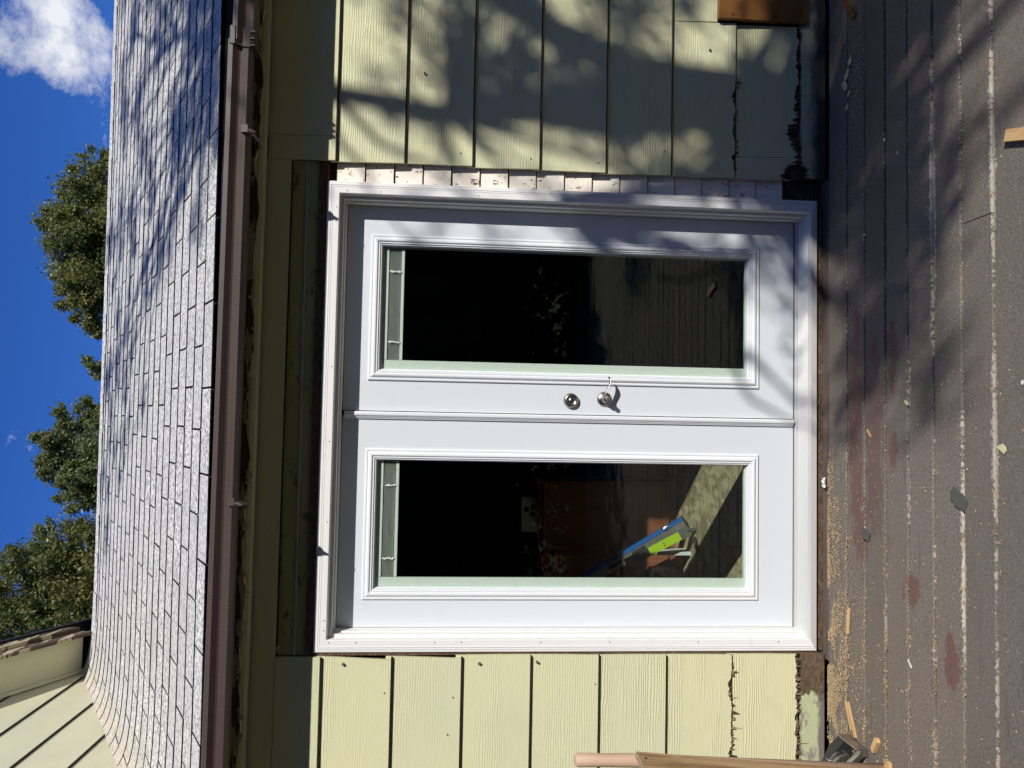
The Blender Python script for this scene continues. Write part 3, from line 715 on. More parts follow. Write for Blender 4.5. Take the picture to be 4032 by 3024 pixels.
def slab(name, x0, x1, lo, hi, mat, ya=yA, yb=yB, parent=None):
    gm = G(); f_ = rake_low
    vs = [(x, y, f_(y)+h) for x in (x0, x1) for y in (ya, yb) for h in (lo, hi)]
    gm.add(vs, [(0, 1, 3, 2), (4, 6, 7, 5), (0, 4, 5, 1), (2, 3, 7, 6), (0, 2, 6, 4), (1, 5, 7, 3)]); return H(gm, name, mat, parent)
slab('gable_soffit', GX-0.01, -0.625, 0.075, 0.09, 'siding_warm')
slab('rake_board', -0.622, -0.60, 0.0, 0.095, 'fascia')
slab('shingle_mould', -0.598, -0.572, 0.098, 0.175, 'fascia')
slab('gable_roof', -2.6, -0.556, 0.178, 0.215, 'asphalt', yA, 3.0)
slab('soffit_bead', GX+0.016, GX+0.036, 0.05, 0.074, 'siding_warm')

# ---- door frame
FR = {'bm': [(0, 0.052), (0, 0.006), (0.003, 0.003), (0.011, 0.003), (0.0125, 0.0005), (0.0165, 0.0005), (0.018, 0.003), (0.0195, 0.003), (0.021, -0.001), (0.0245, -0.001), (0.026, 0.0), (0.050, 0.0), (0.052, 0.002), (0.0535, 0.034)]}
TX0, TX1, TZ0, TZ1 = 0.0, 1.952, 0.034, 2.153
gm = G(); gm.ring(TX0, TX1, -0.2, TZ1, [(0.0535, 0.034), (0.066, 0.034), (0.066, 0.062), (0.0715, 0.062), (0.0715, 0.16)], 'LRT')
gm.v = [(x, y, max(z, TZ0+0.002)) for x, y, z in gm.v]
frame = H(gm, 'door_frame', 'jamb')
for sd in 'LRT':
    gm = G(); gm.ring(TX0, TX1, -0.2, TZ1, FR['bm'], sd); 
    gm.v = [(x, y, max(z, TZ0)) for x, y, z in gm.v]
    bmo = H(gm, 'brickmould', 'trim', frame)
    pos = []
    if sd == 'L': pos = [(0.041, z) for z in (2.09, 1.98, 1.66, 1.55, 1.22, 0.93, 0.55, 0.20)]
    if sd == 'R': pos = [(1.911, z) for z in (2.07, 1.93, 1.52, 1.14, 0.90, 0.52, 0.18)]
    if sd == 'T': pos = [(x, 2.112) for x in (0.09, 0.13, 0.53, 0.86, 1.17, 1.78, 1.84)]
    for (nx, nz) in pos: H(G().lathe([(0.0026, 0), (0.0026, -0.0008), (0.001, -0.0010)], (nx, 0.0, nz), 'Y', 8), 'nail_hole', 'nail', bmo)
gm = G(); gm.prism([(0.125, 0.040), (0.125, 0.083), (0.103, 0.083), (0.100, 0.074)]+[p for k in range(7) for p in ((0.092-0.0115*k, 0.0745-0.0012*k), (0.088-0.0115*k, 0.0700-0.0012*k), (0.085-0.0115*k, 0.0700-0.0012*k), (0.0822-0.0115*k, 0.0740-0.0012*k))]+[(0.004, 0.064), (-0.004, 0.060), (-0.006, 0.036), (0.002, 0.034)], TX0+0.002, TX1-0.002, 'X')
gm.v = [(min(max(x, 0.0545), 1.8975), y, z) if y < 0.06 and z > 0.05 else (x, y, z) for x, y, z in gm.v]
H(gm, 'threshold', 'sill', frame)
gm = G(); gm.box(TX0, TX1, 0.016, 0.05, -0.02, 0.033); H(gm, 'sill_blocking', 'rotwood', frame)
gm = G(); gm.box(-0.03, 2.04, -0.031, 0.034, -0.035, -0.004); H(gm, 'ledger_board', 'weathered')
# ---- doors
DY = 0.110
def door(x0, x1, gx0, gx1, left):
    z0, z1 = 0.088, 2.079; gz0, gz1 = 0.298, 1.926
    mo = 0.050; mx0, mx1, mz0, mz1 = gx0-mo, gx1+mo, gz0-mo, gz1+mo
    gm = G()
    # slab: four rails round the lite, one mesh
    O = [(x0, z0), (x1, z0), (x1, z1), (x0, z1)]; I = [(mx0+0.01, mz0+0.01), (mx1-0.01, mz0+0.01), (mx1-0.01, mz1-0.01), (mx0+0.01, mz1-0.01)]
    vs = [(x, DY, z) for x, z in O]+[(x, DY, z) for x, z in I]+[(x, DY+0.044, z) for x, z in O]+[(x, DY+0.044, z) for x, z in I]
    fs = []
    for i in range(4):
        j = (i+1) % 4; fs += [(i, j, 4+j, 4+i), (8+i, 12+i, 12+j, 8+j), (i, 8+i, 8+j, j), (4+i, 4+j, 12+j, 12+i)]
    gm.add(vs, fs); d = H(gm, 'door', 'door')
    prof = [(0, 0.002), (0, -0.0055), (0.003, -0.0085), (0.0085, -0.009), (0.0105, -0.0065), (0.013, -0.0075), (0.017, -0.013), (0.022, -0.0165), (0.028, -0.0165), (0.031, -0.0135), (0.0335, -0.0095), (0.0355, -0.0115), (0.0385, -0.0115), (0.0405, -0.006), (0.043, -0.007), (0.0455, -0.0065), (0.047, 0.004), (0.050, 0.006), (0.050, 0.03)]
    gm = G(); gm.ring(mx0, mx1, mz0, mz1, [(a, DY+b) for a, b in prof]); H(gm, 'glazing_moulding', 'mould', d)
    gm = G(); gm.box(gx0-0.001, gx1+0.001, DY+0.010, DY+0.014, gz0-0.001, gz1+0.001); H(gm, 'glass_pane', 'glass', d)
    gm = G(); gm.ring(mx0+0.01, mx1-0.01, mz0+0.01, mz1-0.01, [(0, DY+0.052), (0.038, DY+0.056), (0.040, DY+0.03)]); H(gm, 'inner_moulding', 'mould', d)
    # blind between the panes
    yb = DY+0.018
    gm = G(); gm.box(gx0, gx0+0.040, yb, yb+0.010, gz0, gz1); gm.box(gx0+0.0402, gx1, yb, yb+0.010, gz0, gz0+0.006); H(gm, 'blind_track', 'blind', d)
    gm = G(); gm.box(gx0+0.041, gx1, yb, yb+0.012, gz1-0.026, gz1); bevel(H(gm, 'blind_headrail', 'blind', d), 0.0015)
    zt = gz1-0.030
    for k in range(10):
        gm = G(); z = zt-0.0046*k-0.002; yy = yb+0.002+jit(0.0008)
        gm.prism([(yy, z), (yy+0.005, z+0.0012), (yy+0.010, z), (yy+0.005, z+0.0004-0.0009)], gx0+0.041, gx1-0.002, 'X'); H(gm, 'blind_slat', 'blind', d)
    gm = G(); gm.box(gx0+0.041, gx1-0.002, yb+0.001, yb+0.011, zt-0.063, zt-0.050); bevel(H(gm, 'blind_rail', 'blind', d), 0.0015)
    gm = G(); gm.box(gx0+0.041, gx1-0.002, yb+0.011, yb+0.012, zt-0.051, zt+0.001); H(gm, 'blind_back', 'blind', d)
    W = gx1-gx0
    for fx in (0.22, 0.80):
        gm = G(); cx_ = gx0+W*fx
        pts = [(cx_+jit(0.003), yb-0.001+jit(0.001), zt-0.050*q/9) for q in range(10)]
        gm.tube(pts, [0.0045+jit(0.0018) for _ in pts], 5); H(gm, 'blind_cord', 'cord', d)
    gm = G(); gm.box(x0+0.002, x1-0.002, DY+0.004, DY+0.040, 0.078, 0.0878); H(gm, 'door_sweep', 'weather', d)
    return d
DL = door(0.0735, 0.968, 0.240, 0.780, True)
DR = door(0.992, 1.8785, 1.173, 1.706, False)
# gaskets in the gap between slab and jamb
for a, b in ((0.0712, 0.0738), (1.8783, 1.8808)):
    gm = G(); gm.box(a, b, DY+0.004, DY+0.03, 0.08, 2.08); H(gm, 'weatherstrip', 'weather', frame)
gm = G(); gm.box(0.072, 1.880, DY+0.004, DY+0.03, 2.0795, 2.0815); H(gm, 'weatherstrip', 'weather', frame)
gm = G(); gm.box(0.968, 0.992, DY+0.020, DY+0.03, 0.08, 2.0785); H(gm, 'weatherstrip', 'weather', frame)
ap = [(0.956, DY+0.001), (0.956, DY-0.006), (0.959, DY-0.009), (0.962, DY-0.009), (0.9635, DY-0.013), (0.9675, DY-0.014), (0.969, DY-0.017), (0.974, DY-0.021), (0.984, DY-0.021), (0.9885, DY-0.017), (0.9885, DY+0.001)]
gm = G(); gm.prism(ap, 0.090, 2.070, 'Z'); bevel(H(gm, 'astragal', 'mould', DL), 0.003, 2)
# lever and deadbolt
def lock(cx_, cz, lever):
    gm = G(); c = (cx_, DY, cz)
    if lever:
        gm.lathe([(0.0325, 0), (0.0325, -0.003), (0.030, -0.007), (0.024, -0.010), (0.0155, -0.012), (0.0145, -0.020), (0.0165, -0.022), (0.0165, -0.030), (0.013, -0.036), (0.0125, -0.052)], c)
        o = H(gm, 'lever_handle', 'nickel', DR, True)
        pts = [(0.0, 0.002), (0.012, 0.006), (0.028, 0.006), (0.042, -0.001), (0.056, -0.010), (0.070, -0.0145), (0.084, -0.013), (0.097, -0.007)]
        ys = [-0.056, -0.060, -0.060, -0.058, -0.056, -0.055, -0.054, -0.053]; wd_ = [0.013, 0.012, 0.011, 0.0115, 0.013, 0.0135, 0.011, 0.004]
        gm = G(); gm.tube([(cx_+a, DY+y, cz+b) for (a, b), y in zip(pts, ys)], [1.0]*8, 10, flat=(1, 1))
        # flatten: wide across the door, thin in height
        vs = []; 
        for i, (p_, y) in enumerate(zip(pts, ys)):
            for j in range(10):
                t_ = 2*math.pi*j/10; vs.append((cx_+p_[0], DY+y+wd_[i]*math.cos(t_), cz+p_[1]+(0.0042 if i else 0.012)*math.sin(t_)))
        gm.v = vs; H(gm, 'lever', 'nickel', DR, True)
        gm = G(); gm.lathe([(0.0095, -0.0525), (0.0095, -0.072), (0.0085, -0.0735), (0.0078, -0.0738)], (cx_+0.003, DY, cz-0.002)); H(gm, 'lock_cylinder', 'alu', DR, True)
        gm = G(); gm.box(cx_+0.002, cx_+0.004, DY-0.0745, DY-0.0735, cz-0.007, cz+0.002); H(gm, 'keyhole', 'ink', DR)
    else:
        gm.lathe([(0.0325, 0), (0.0325, -0.010), (0.0305, -0.016), (0.0255, -0.0205), (0.0205, -0.0215), (0.0195, -0.0185), (0.008, -0.0165), (0.0078, -0.0195), (0.004, -0.0197)], c)
        H(gm, 'deadbolt', 'nickel', DR, True)
        gm = G(); gm.box(cx_-0.001, cx_+0.001, DY-0.0207, DY-0.0195, cz-0.005, cz+0.003); H(gm, 'keyhole', 'ink', DR)
lock(1.062, 0.945, True); lock(1.053, 1.094, False)
# ---- room behind the doors
FZ = 0.050
gm = G(); gm.box(-2.3, 1.0, 0.171, 5.2, FZ-0.03, FZ); H(gm, 'subfloor', 'osb')
gm = G(); gm.box(1.003, 5.9, 0.171, 5.2, FZ-0.03, FZ-0.001); H(gm, 'subfloor', 'osb')
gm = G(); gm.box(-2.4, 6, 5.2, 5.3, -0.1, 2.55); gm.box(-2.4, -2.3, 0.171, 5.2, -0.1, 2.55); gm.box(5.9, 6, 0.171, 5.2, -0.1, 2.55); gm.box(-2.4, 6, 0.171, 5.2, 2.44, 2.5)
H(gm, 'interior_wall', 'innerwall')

# ------------------------------------------------------------------ things inside, seen through the panes
def bar(a, b, w, h, name, mat, parent=None):
    a, b = Vector(a), Vector(b); d = (b-a); L = d.length; d.normalize(); s_ = d.cross(Vector((0, 0, 1))).normalized(); u_ = s_.cross(d)
    vs = [a+d*l+s_*x+u_*z for l in (0, L) for x in (-w/2, w/2) for z in (0, h)]
    gm = G(); gm.add(vs, [(0, 1, 3, 2), (4, 6, 7, 5), (0, 4, 5, 1), (2, 3, 7, 6), (0, 2, 6, 4), (1, 5, 7, 3)]); return gm
la, lb = Vector((0.300, 1.70, 0.080)), Vector((-0.30, 1.80, 1.06))
lv = tag(empty('spirit_level', la), 'long blue spirit level leaning behind the left door pane', 'level')
d = (lb-la).normalized(); L = (lb-la).length; side = d.cross(Vector((0, -1, 0.2))).normalized(); nrm_ = side.cross(d).normalized()
def lvl(l0, l1, s0, s1, n0, n1, name, mat):
    vs = [d*l+side*x+nrm_*z for l in (l0, l1) for x in (s0, s1) for z in (n0, n1)]
    gm = G(); gm.add(vs, [(0, 1, 3, 2), (4, 6, 7, 5), (0, 4, 5, 1), (2, 3, 7, 6), (0, 2, 6, 4), (1, 5, 7, 3)]); return gm.build(name, mat, lv)
sg = 1 if side.z > 0 else -1
lvl(0, L, -0.034, 0.034, -0.012, 0.012, 'level_body', 'steel')
lvl(0.0, L, 0.036*sg-0.012, 0.036*sg+0.012, -0.016, 0.016, 'blue_flange', 'blue')
for l0 in (0.30, 0.48, 0.70): lvl(l0, l0+0.10, -0.014, 0.012, -0.0135, 0.0135, 'hand_slot', 'black')
lvl(-0.012, 0.0, -0.04, 0.05, -0.018, 0.018, 'end_cap', 'black')
gm = G(); cpt = d*0.12+side*(0.036*sg)
gm.v = []; vs = []
for j in range(20):
    t_ = 2*math.pi*j/20
    for rr, nn in ((0.016, 0.017), (0.011, 0.019), (0.016, -0.017)):
        vs.append(cpt+(d*math.cos(t_)*1.5+side*math.sin(t_)*0.8)*rr+nrm_*nn)
gm.add(vs, [(3*j, 3*j+1, 3*((j+1) % 20)+1, 3*((j+1) % 20)) for j in range(20)]); gm.build('vial_ring', 'alu', lv)
# lime green bar with grey riveted end
ma, mb = Vector((0.262, 1.58, 0.105)), Vector((0.05, 1.60, 0.50))
lm = tag(empty('lime_tool', ma), 'lime green riveted tool bar with grey end leaning below the blue level', 'tool')
d = (mb-ma).normalized(); side = d.cross(Vector((0, -1, 0.2))).normalized(); nrm_ = side.cross(d).normalized(); lv2 = lv; lv = lm
if nrm_.y > 0: nrm_ = -nrm_
lvl(0.05, 0.27, -0.026, 0.026, -0.01, 0.01, 'lime_bar', 'lime'); lvl(0.271, 0.33, -0.026, 0.026, -0.01, 0.01, 'print_panel', 'ink'); lvl(0.331, 0.44, -0.03, 0.03, -0.01, 0.01, 'dark_bar', 'black')
lvl(-0.02, 0.049, -0.030, 0.030, -0.013, 0.013, 'grey_end', 'steel')
for l, s_ in ((0.02, -0.006), (0.02, 0.012), (0.165, -0.008), (0.165, 0.010)):
    gm = G(); c = d*l+side*s_+nrm_*0.012
    vs = [c+d*0.005*math.cos(k*0.785)+side*0.005*math.sin(k*0.785)+nrm_*0.002 for k in range(8)]; gm.add(vs, [tuple(range(8))]); gm.build('rivet', 'alu', lm)
gm = bar((0.02, -0.02, -0.09), (0.01, 0.0, 0.0), 0.02, 0.02, 'x', 'x'); gm.build('handle', 'black', lm)
gm = G(); gm.box(-0.16, 0.09, -0.18, 0.18, 0, 0.20)
st = tag(bevel(gm.build('tool_case', 'black', None), 0.01), 'black tool case under the lime bar behind the left pane', 'case'); st.location = (-0.12, 1.80, FZ)
gm = G(); gm.box(0, 0.022, 0, 0.14, 0, 0.22)
wb = tag(gm.build('wood_block', 'card'), 'pale board offcut standing on the dim subfloor beside the tool case', 'wood offcut'); wb.location = (0.10, 1.66, FZ)
# hammer lying on the subfloor
hm = tag(empty('hammer', (0.07, 1.38, FZ)), 'dark handled hammer lying on the sunlit subfloor', 'hammer')
G().tube([(0, 0, 0.015), (0.16, 0.17, 0.015)], [0.012, 0.015], 8).build('hammer_handle', 'black', hm); G().tube([(-0.05, 0.03, 0.018), (0.045, -0.035, 0.018)], [0.012, 0.016], 10).build('hammer_head', 'steel', hm)
cb = tag(empty('cabinet', (0.12, 2.02, FZ)), 'dark wooden cabinet standing in the unlit room', 'cabinet')
G().box(-0.55, 0.42, 0, 0.45, 0.0, 0.96).build('carcass', 'cabinet', cb)
for k in (-0.53, -0.05): G().box(k, k+0.45, -0.02, -0.002, 0.05, 0.93).build('cabinet_door', 'cabinet', cb)
bx = tag(empty('cardboard_box', (0.285, 2.13, FZ+0.961), (0, 0, 0.25)), 'white printed cardboard box on top of the dark cabinet', 'box')
G().box(-0.12, 0.12, -0.08, 0.08, 0, 0.115).build('carton', ['card'], bx)
G().box(-0.122, -0.1202, -0.078, 0.078, 0.002, 0.113).build('carton_end', ['cardpink'], bx)
for (px, pz) in ((0.05, 0.05), (0.085, 0.09), (0.10, 0.045)): G().lathe([(0.020, 0), (0.018, -0.001)], (px-0.05, -0.0805, pz-0.01), 'Y', 12).build('print_petal', 'ink', bx)
tp = []; fs = []
for i in range(31):
    for j in range(13):
        tp.append((0.0+0.075*i, 3.6+0.05*math.sin(i*0.9+j*0.3)+0.02*math.sin(i*2.3), 1.35+0.085*j))
for i in range(30):
    for j in range(12): fs.append((i*13+j, (i+1)*13+j, (i+1)*13+j+1, i*13+j+1))
o = mesh('tarp', tp, fs, 'tarp', None, True); m = o.modifiers.new('s', 'SOLIDIFY'); m.thickness = 0.003; tag(o, 'dark blue tarp hanging high inside the unlit room', 'tarp')
gm = bar((-0.05, 0.9, 1.05), (-0.02, 0.92, 1.75), 0.05, 0.03, 'x', 'x'); o = gm.build('red_post', 'redp'); tag(o, 'dark red painted bar standing inside the left door', 'bar')
gm = bar((-0.05, 0.9, FZ), (-0.05, 0.9, 1.05), 0.05, 0.03, 'x', 'x'); o2 = gm.build('post_foot', 'redp', o)
gm = G(); gm.box(-0.05, 0.05, -0.12, 0.12, 0, 0.36); o = gm.build('red_carton', 'redp'); o.location = (0.62, 2.2, FZ); tag(o, 'dim red carton on the floor in front of the cabinet', 'box')

# ------------------------------------------------------------------ things on the deck
# wooden box at the left edge of the picture
pbx = tag(empty('plywood_box', (-0.30, -0.75, 0.001), (0, rad(5.0), 0)), 'open weathered plywood box leaning at the left edge in front of the wall', 'box')
Lb = 0.94
o = G().box(0.010, 0.030, -0.40, 0.25, 0.012, Lb).build('side_panel', ['ply'], pbx); bevel(o, 0.001)
o = G().box(-0.42, -0.40, -0.40, 0.25, 0.036, Lb).build('side_panel', ['ply'], pbx)
o = G().box(-0.399, 0.009, 0.19, 0.21, 0.03, Lb-0.004).build('back_panel', ['ply'], pbx)
o = G().box(-0.399, 0.009, -0.38, -0.36, 0.03, Lb-0.02).build('front_panel', ['ply'], pbx)
o = G().box(-0.399, 0.009, -0.359, 0.189, 0.03, 0.05).build('bottom_panel', ['ply'], pbx)
o = G().box(0.0095, 0.0305, -0.40, 0.25, Lb+0.0005, Lb+0.003).build('panel_edge', ['plyedge'], pbx)
G().lathe([(0.006, 0), (0.006, 0.001)], (0.0301, 0.2, Lb-0.02), 'X', 8).build('nail', 'ink', pbx)
whd = tag(empty('wooden_handle', (-0.232, -0.462, 0.0)), 'pale round wooden tool handle standing up behind the plywood box', 'handle')
G().tube([(-0.05, 0, 0.002), (-0.004, -0.008, 0.86), (0.000, -0.008, 0.95), (0.002, -0.008, 1.05), (0.004, -0.008, 1.138), (0.0045, -0.008, 1.147)], [0.019, 0.0225, 0.0235, 0.022, 0.0235, 0.018], 16).build('shaft', 'handle', whd, True)
# circular saw against the wall
sw = tag(empty('circular_saw', (-0.372, -0.235, 0.0)), 'grey and black circular saw lying at the foot of the wall on the left', 'saw')
def arc(cx_, cz, r0_, r1_, a0, a1, n=14):
    o_ = [(cx_+r1_*math.cos(rad(a0+(a1-a0)*k/n)), cz+r1_*math.sin(rad(a0+(a1-a0)*k/n))) for k in range(n+1)]
    i_ = [(cx_+r0_*math.cos(rad(a0+(a1-a0)*k/n)), cz+r0_*math.sin(rad(a0+(a1-a0)*k/n))) for k in range(n+1)]
    return o_+i_[::-1]
shoe = [(0.105, 0.002), (0.105, 0.034), (0.092, 0.038), (0.060, 0.075), (0.020, 0.108), (-0.040, 0.128), (-0.12, 0.132), (-0.12, 0.106), (-0.035, 0.104), (0.010, 0.090), (0.046, 0.062), (0.066, 0.034), (0.080, 0.022), (0.080, 0.002)]
gm = G(); gm.prism(shoe, -0.11, -0.09, 'Y'); bevel(gm.build('shoe_rim', 'steel', sw), 0.002)
gm = G(); gm.prism([(0.10, 0.002), (0.10, 0.03), (0.055, 0.075), (-0.04, 0.12), (-0.14, 0.125), (-0.14, 0.002)], 0.0, 0.05, 'Y'); gm.build('motor_housing', 'black', sw)
gm = G(); gm.prism(arc(-0.03, 0.03, 0.0, 0.085, 0, 180), -0.03, -0.024, 'Y'); gm.build('saw_blade', 'alu', sw)
gm = G(); gm.prism(arc(-0.03, 0.03, 0.05, 0.098, 10, 170), -0.05, -0.01, 'Y'); gm.build('blade_guard', 'steel', sw)
gm = G(); gm.tube([(0.07, -0.03, 0.06), (0.055, -0.02, 0.085), (0.015, -0.02, 0.118), (-0.05, -0.02, 0.142), (-0.12, -0.02, 0.150)], [0.008, 0.011, 0.012, 0.012, 0.012], 10); gm.build('dust_hose', 'black', sw, True)
for k, (px, pz) in enumerate(((0.035, 0.104), (-0.02, 0.132))):
    gm = G(); pts = [(px, -0.02+0.0128*math.cos(t_), pz+0.0128*math.sin(t_)) for t_ in np.linspace(0, 6.28, 13)]; gm.tube(pts, 0.0018, 5); gm.build('hose_wire', 'alu', sw)
gm = G(); gm.box(0.106, 0.112, -0.11, 0.03, 0.002, 0.05); bevel(gm.build('shoe_end', 'steel', sw), 0.002)

def thin(name, poly, z, th, mat, label, cat, loc, rz=0, tilt=(0, 0), group=None):
    gm = G(); gm.prism(poly, 0, th, 'Z'); o = gm.build(name, mat); o.location = (loc[0], loc[1], z); o.rotation_euler = (tilt[0], tilt[1], rz); return tag(o, label, cat, group)
thin('shingle_scrap', [(-0.040, -0.020), (-0.01, -0.026), (0.034, -0.024), (0.041, 0.0), (0.030, 0.004), (0.031, 0.012), (0.024, 0.020), (0.012, 0.017), (0.004, 0.027), (-0.012, 0.022), (-0.042, 0.015)], 0.002, 0.003, 'shard', 'torn grey shingle scrap lying nearest the camera on the deck', 'scrap', (0.742, -0.868), rad(58), (0.04, -0.05))
thin('shingle_scrap', [(-0.032, -0.016), (0.002, -0.02), (0.026, -0.022), (0.037, 0.004), (0.020, 0.008), (0.012, 0.024), (-0.006, 0.018), (-0.028, 0.016)], 0.003, 0.003, 'shard', 'smaller dark shingle scrap on the reddish boards nearer the doors', 'scrap', (0.548, -0.335), rad(75), (0.03, 0.03))
gm = G(); gm.box(-0.07, 0.07, -0.0175, 0.0175, 0.0, 0.016); o = bevel(gm.build('lumber_offcut', 'pine'), 0.001); o.location = (1.803, -1.168, 0.0015); o.rotation_euler = (0, 0, rad(73)); tag(o, 'small pine lumber offcut at the lower right on the deck', 'wood offcut')
H_ = G().lathe([(0.003, 0), (0.003, 0.0006)], (-0.045, 0.002, 0.0161), 'Z', 8).build('nail_hole', 'ink', o)
def stick(name, a, b, w, h, mat, label, cat='wood chip', group=None):
    a, b = Vector((*a, 0.0015)), Vector((*b, 0.0015)); c = (a+b)/2; L = (b-a).length; ang = math.atan2(b.y-a.y, b.x-a.x)
    gm = G(); gm.prism([(-L/2, -w/2), (L/2-w*0.3, -w*0.45), (L/2, 0), (L/2-w*0.2, w/2), (-L/2+w*0.2, w*0.42)], 0, h, 'Z'); o = gm.build(name, mat); o.location = c; o.rotation_euler = (0, 0, ang); return tag(o, label, cat, group)
stick('wood_shim', (0.237, -0.212), (0.130, -0.200), 0.015, 0.005, 'pine', 'thin pale wood shim lying on sawdust below the left door')
stick('wood_splinter', (-0.255, -0.262), (-0.135, -0.203), 0.016, 0.007, 'pine', 'long split pine splinter pointing away beside the saw')
stick('wood_splinter', (-0.24, -0.225), (-0.14, -0.18), 0.005, 0.004, 'pine', 'very thin pine sliver next to the long splinter by the saw')
stick('wood_block', (-0.245, -0.392), (-0.19, -0.425), 0.022, 0.016, 'pine', 'short pine block on the deck in front of the saw')
stick('wood_block', (-0.295, -0.455), (-0.245, -0.50), 0.024, 0.012, 'pine', 'flat pine chip beside the foot of the plywood box')
stick('wood_chip', (2.735, -0.195), (2.635, -0.262), 0.028, 0.008, 'stain', 'reddish brown wood chip at the far right near the wall')
stick('plastic_strip', (0.157, -0.600), (0.135, -0.622), 0.006, 0.002, 'paper', 'tiny white plastic strip on the open deck at left')
stick('wood_splinter', (0.955, -0.345), (0.925, -0.372), 0.007, 0.004, 'pine', 'short toothpick sized splinter on the red painted deck patch')
def chip(x, y, r, mat, label, cat='paint chip', group=None):
    poly = []; k = 7; ph = random.random()*6
    for j in range(k): rr = r*(0.55+random.random()*0.6); poly.append((rr*math.cos(ph+6.283*j/k)*1.5, rr*math.sin(ph+6.283*j/k)))
    return thin('paint_chip', poly, 0.003, 0.0025, mat, label, cat, (x, y), random.random()*6, (jit(0.12), jit(0.12)), group)
chip(0.912, -1.063, 0.017, 'chip', 'pale yellow paint chip lying alone near the bottom edge of the deck')
chip(1.053, -0.600, 0.010, 'chip', 'small yellow paint chip stuck in a deck gap below the doors')
chip(1.10, -1.145, 0.007, 'paper', 'small white chip near the camera under the middle of the doors')
for (x, y, r_, wh) in ((2.29, -0.20, 0.011, 'nearest the doors'), (2.34, -0.215, 0.012, 'second from the doors'), (2.39, -0.18, 0.016, 'closest to the wall'), (2.43, -0.20, 0.020, 'largest of the five'), (2.47, -0.22, 0.014, 'farthest from the doors')):
    chip(x, y, r_, 'chip', 'cream paint flake at the foot of the right wall, '+wh, group='cream flakes under the right wall')
for (x, y, wh) in ((2.05, -0.47, 'farthest right'), (1.97, -0.55, 'nearest the camera'), (1.72, -0.33, 'nearest the doors')):
    chip(x, y, 0.006, 'paper', 'tiny white paint crumb on the shaded deck, %s of three' % wh, group='white crumbs on the right boards')
# crumpled white wrapper by the threshold
gm = G(); vs = []
for i in range(6):
    for j in range(5): vs.append((0.008*i-0.02+jit(0.003), 0.006*j-0.012+jit(0.003), 0.004+abs(jit(0.016))))
gm.add(vs, [(i*5+j, (i+1)*5+j, (i+1)*5+j+1, i*5+j+1) for i in range(5) for j in range(4)]); o = gm.build('wrapper', 'paper'); o.location = (0.722, -0.022, 0.0); m = o.modifiers.new('s', 'SOLIDIFY'); m.thickness = 0.0008
tag(o, 'crumpled white wrapper scrap on the ledge below the left door', 'wrapper')
gm = G()          # shredded white tissue caught in the corner above the doors
for k in range(7):
    a = rad(20+22*k+jit(8)); l = 0.018+random.random()*0.016
    gm.add([(0, 0, 0), (l*math.cos(a)*0.6+0.004, -0.004+jit(0.006), l*math.sin(a)*0.6), (l*math.cos(a), -0.006+jit(0.006), l*math.sin(a)), (l*math.cos(a)*0.6-0.005, 0.002, l*math.sin(a)*0.6+0.004)], [(0, 1, 2, 3)])
o = gm.build('tissue_scrap', 'paper'); o.location = (0.004, 0.008, 2.292); o.rotation_euler = (0, rad(40), 0); m = o.modifiers.new('s', 'SOLIDIFY'); m.thickness = 0.0008
tag(o, 'shredded pale scrap caught in the corner above the left door trim', 'scrap')
# sawdust and flakes
def litter(name, pts, size, mat, label):
    n = len(pts); P = np.asarray(pts); a = rng.random(n)*6.283; l = size[0]+rng.random(n)*size[1]; w = l*(0.35+rng.random(n)*0.4)
    ca, sa = np.cos(a), np.sin(a); V = np.zeros((n, 4, 3)); tz = (rng.random((n, 4))*0.0028+0.0012)
    for k, (u, v) in enumerate(((-1, -1), (1, -0.7), (0.9, 1), (-0.8, 0.8))):
        V[:, k, 0] = P[:, 0]+(u*l*ca-v*w*sa)/2; V[:, k, 1] = P[:, 1]+(u*l*sa+v*w*ca)/2; V[:, k, 2] = tz[:, k]
    return arr(name, V, mat, label)
def arr(name, V, mat, label=None, cat=None, kind='stuff', parent=None):
    n = V.shape[0]; me = bpy.data.meshes.new(name); me.vertices.add(n*4); me.loops.add(n*4); me.polygons.add(n)
    me.vertices.foreach_set('co', V.astype(np.float32).ravel()); me.loops.foreach_set('vertex_index', np.arange(n*4, dtype=np.int32))
    me.polygons.foreach_set('loop_start', np.arange(0, n*4, 4, dtype=np.int32)); me.polygons.foreach_set('loop_total', np.full(n, 4, dtype=np.int32))
    me.update(); me.materials.append(MAT[mat]); o = bpy.data.objects.new(name, me); COL.objects.link(o)
    if parent is not None: o.parent = parent
    return tag(o, label, cat, None, kind)
pts = []
def add(n, fx, fy):
    for _ in range(n): pts.append((fx(), fy()))
ex = lambda s_: random.expovariate(1/s_)
for _ in range(15000):
    x = random.triangular(-0.75, 0.95, 0.05); y = -0.037-ex(0.045+0.03*max(0, 0.4-x)); 
    if y > -0.5: pts.append((x, y))
for _ in range(6500):
    x = random.triangular(-0.8, 0.2, -0.35); y = -0.037-ex(0.09)
    if y > -0.6: pts.append((x, y))
for gy, n_ in ((-0.189, 1500), (-0.322, 1300), (-0.464, 900), (-0.603, 600), (-0.744, 400), (-0.887, 300)):
    for _ in range(n_): pts.append((random.triangular(-0.9, 0.9, -0.3), gy+random.gauss(0, 0.008)))
for _ in range(900): pts.append((random.triangular(-0.6, 2.2, 0.2), -0.04-random.random()*1.2))
from mathutils import noise as mn
pts = [q for q in pts if 0.5+1.3*mn.fractal(Vector((q[0]*7, q[1]*16, 0.3)), 0.6, 2.0, 4) > random.random()*0.62]
litter('sawdust', pts, (0.0025, 0.005), 'sawdust', 'tan sawdust strewn over the deck below the left door')
pts = []
for _ in range(900): pts.append((random.gauss(2.42, 0.13), -0.265+random.gauss(0, 0.035)))
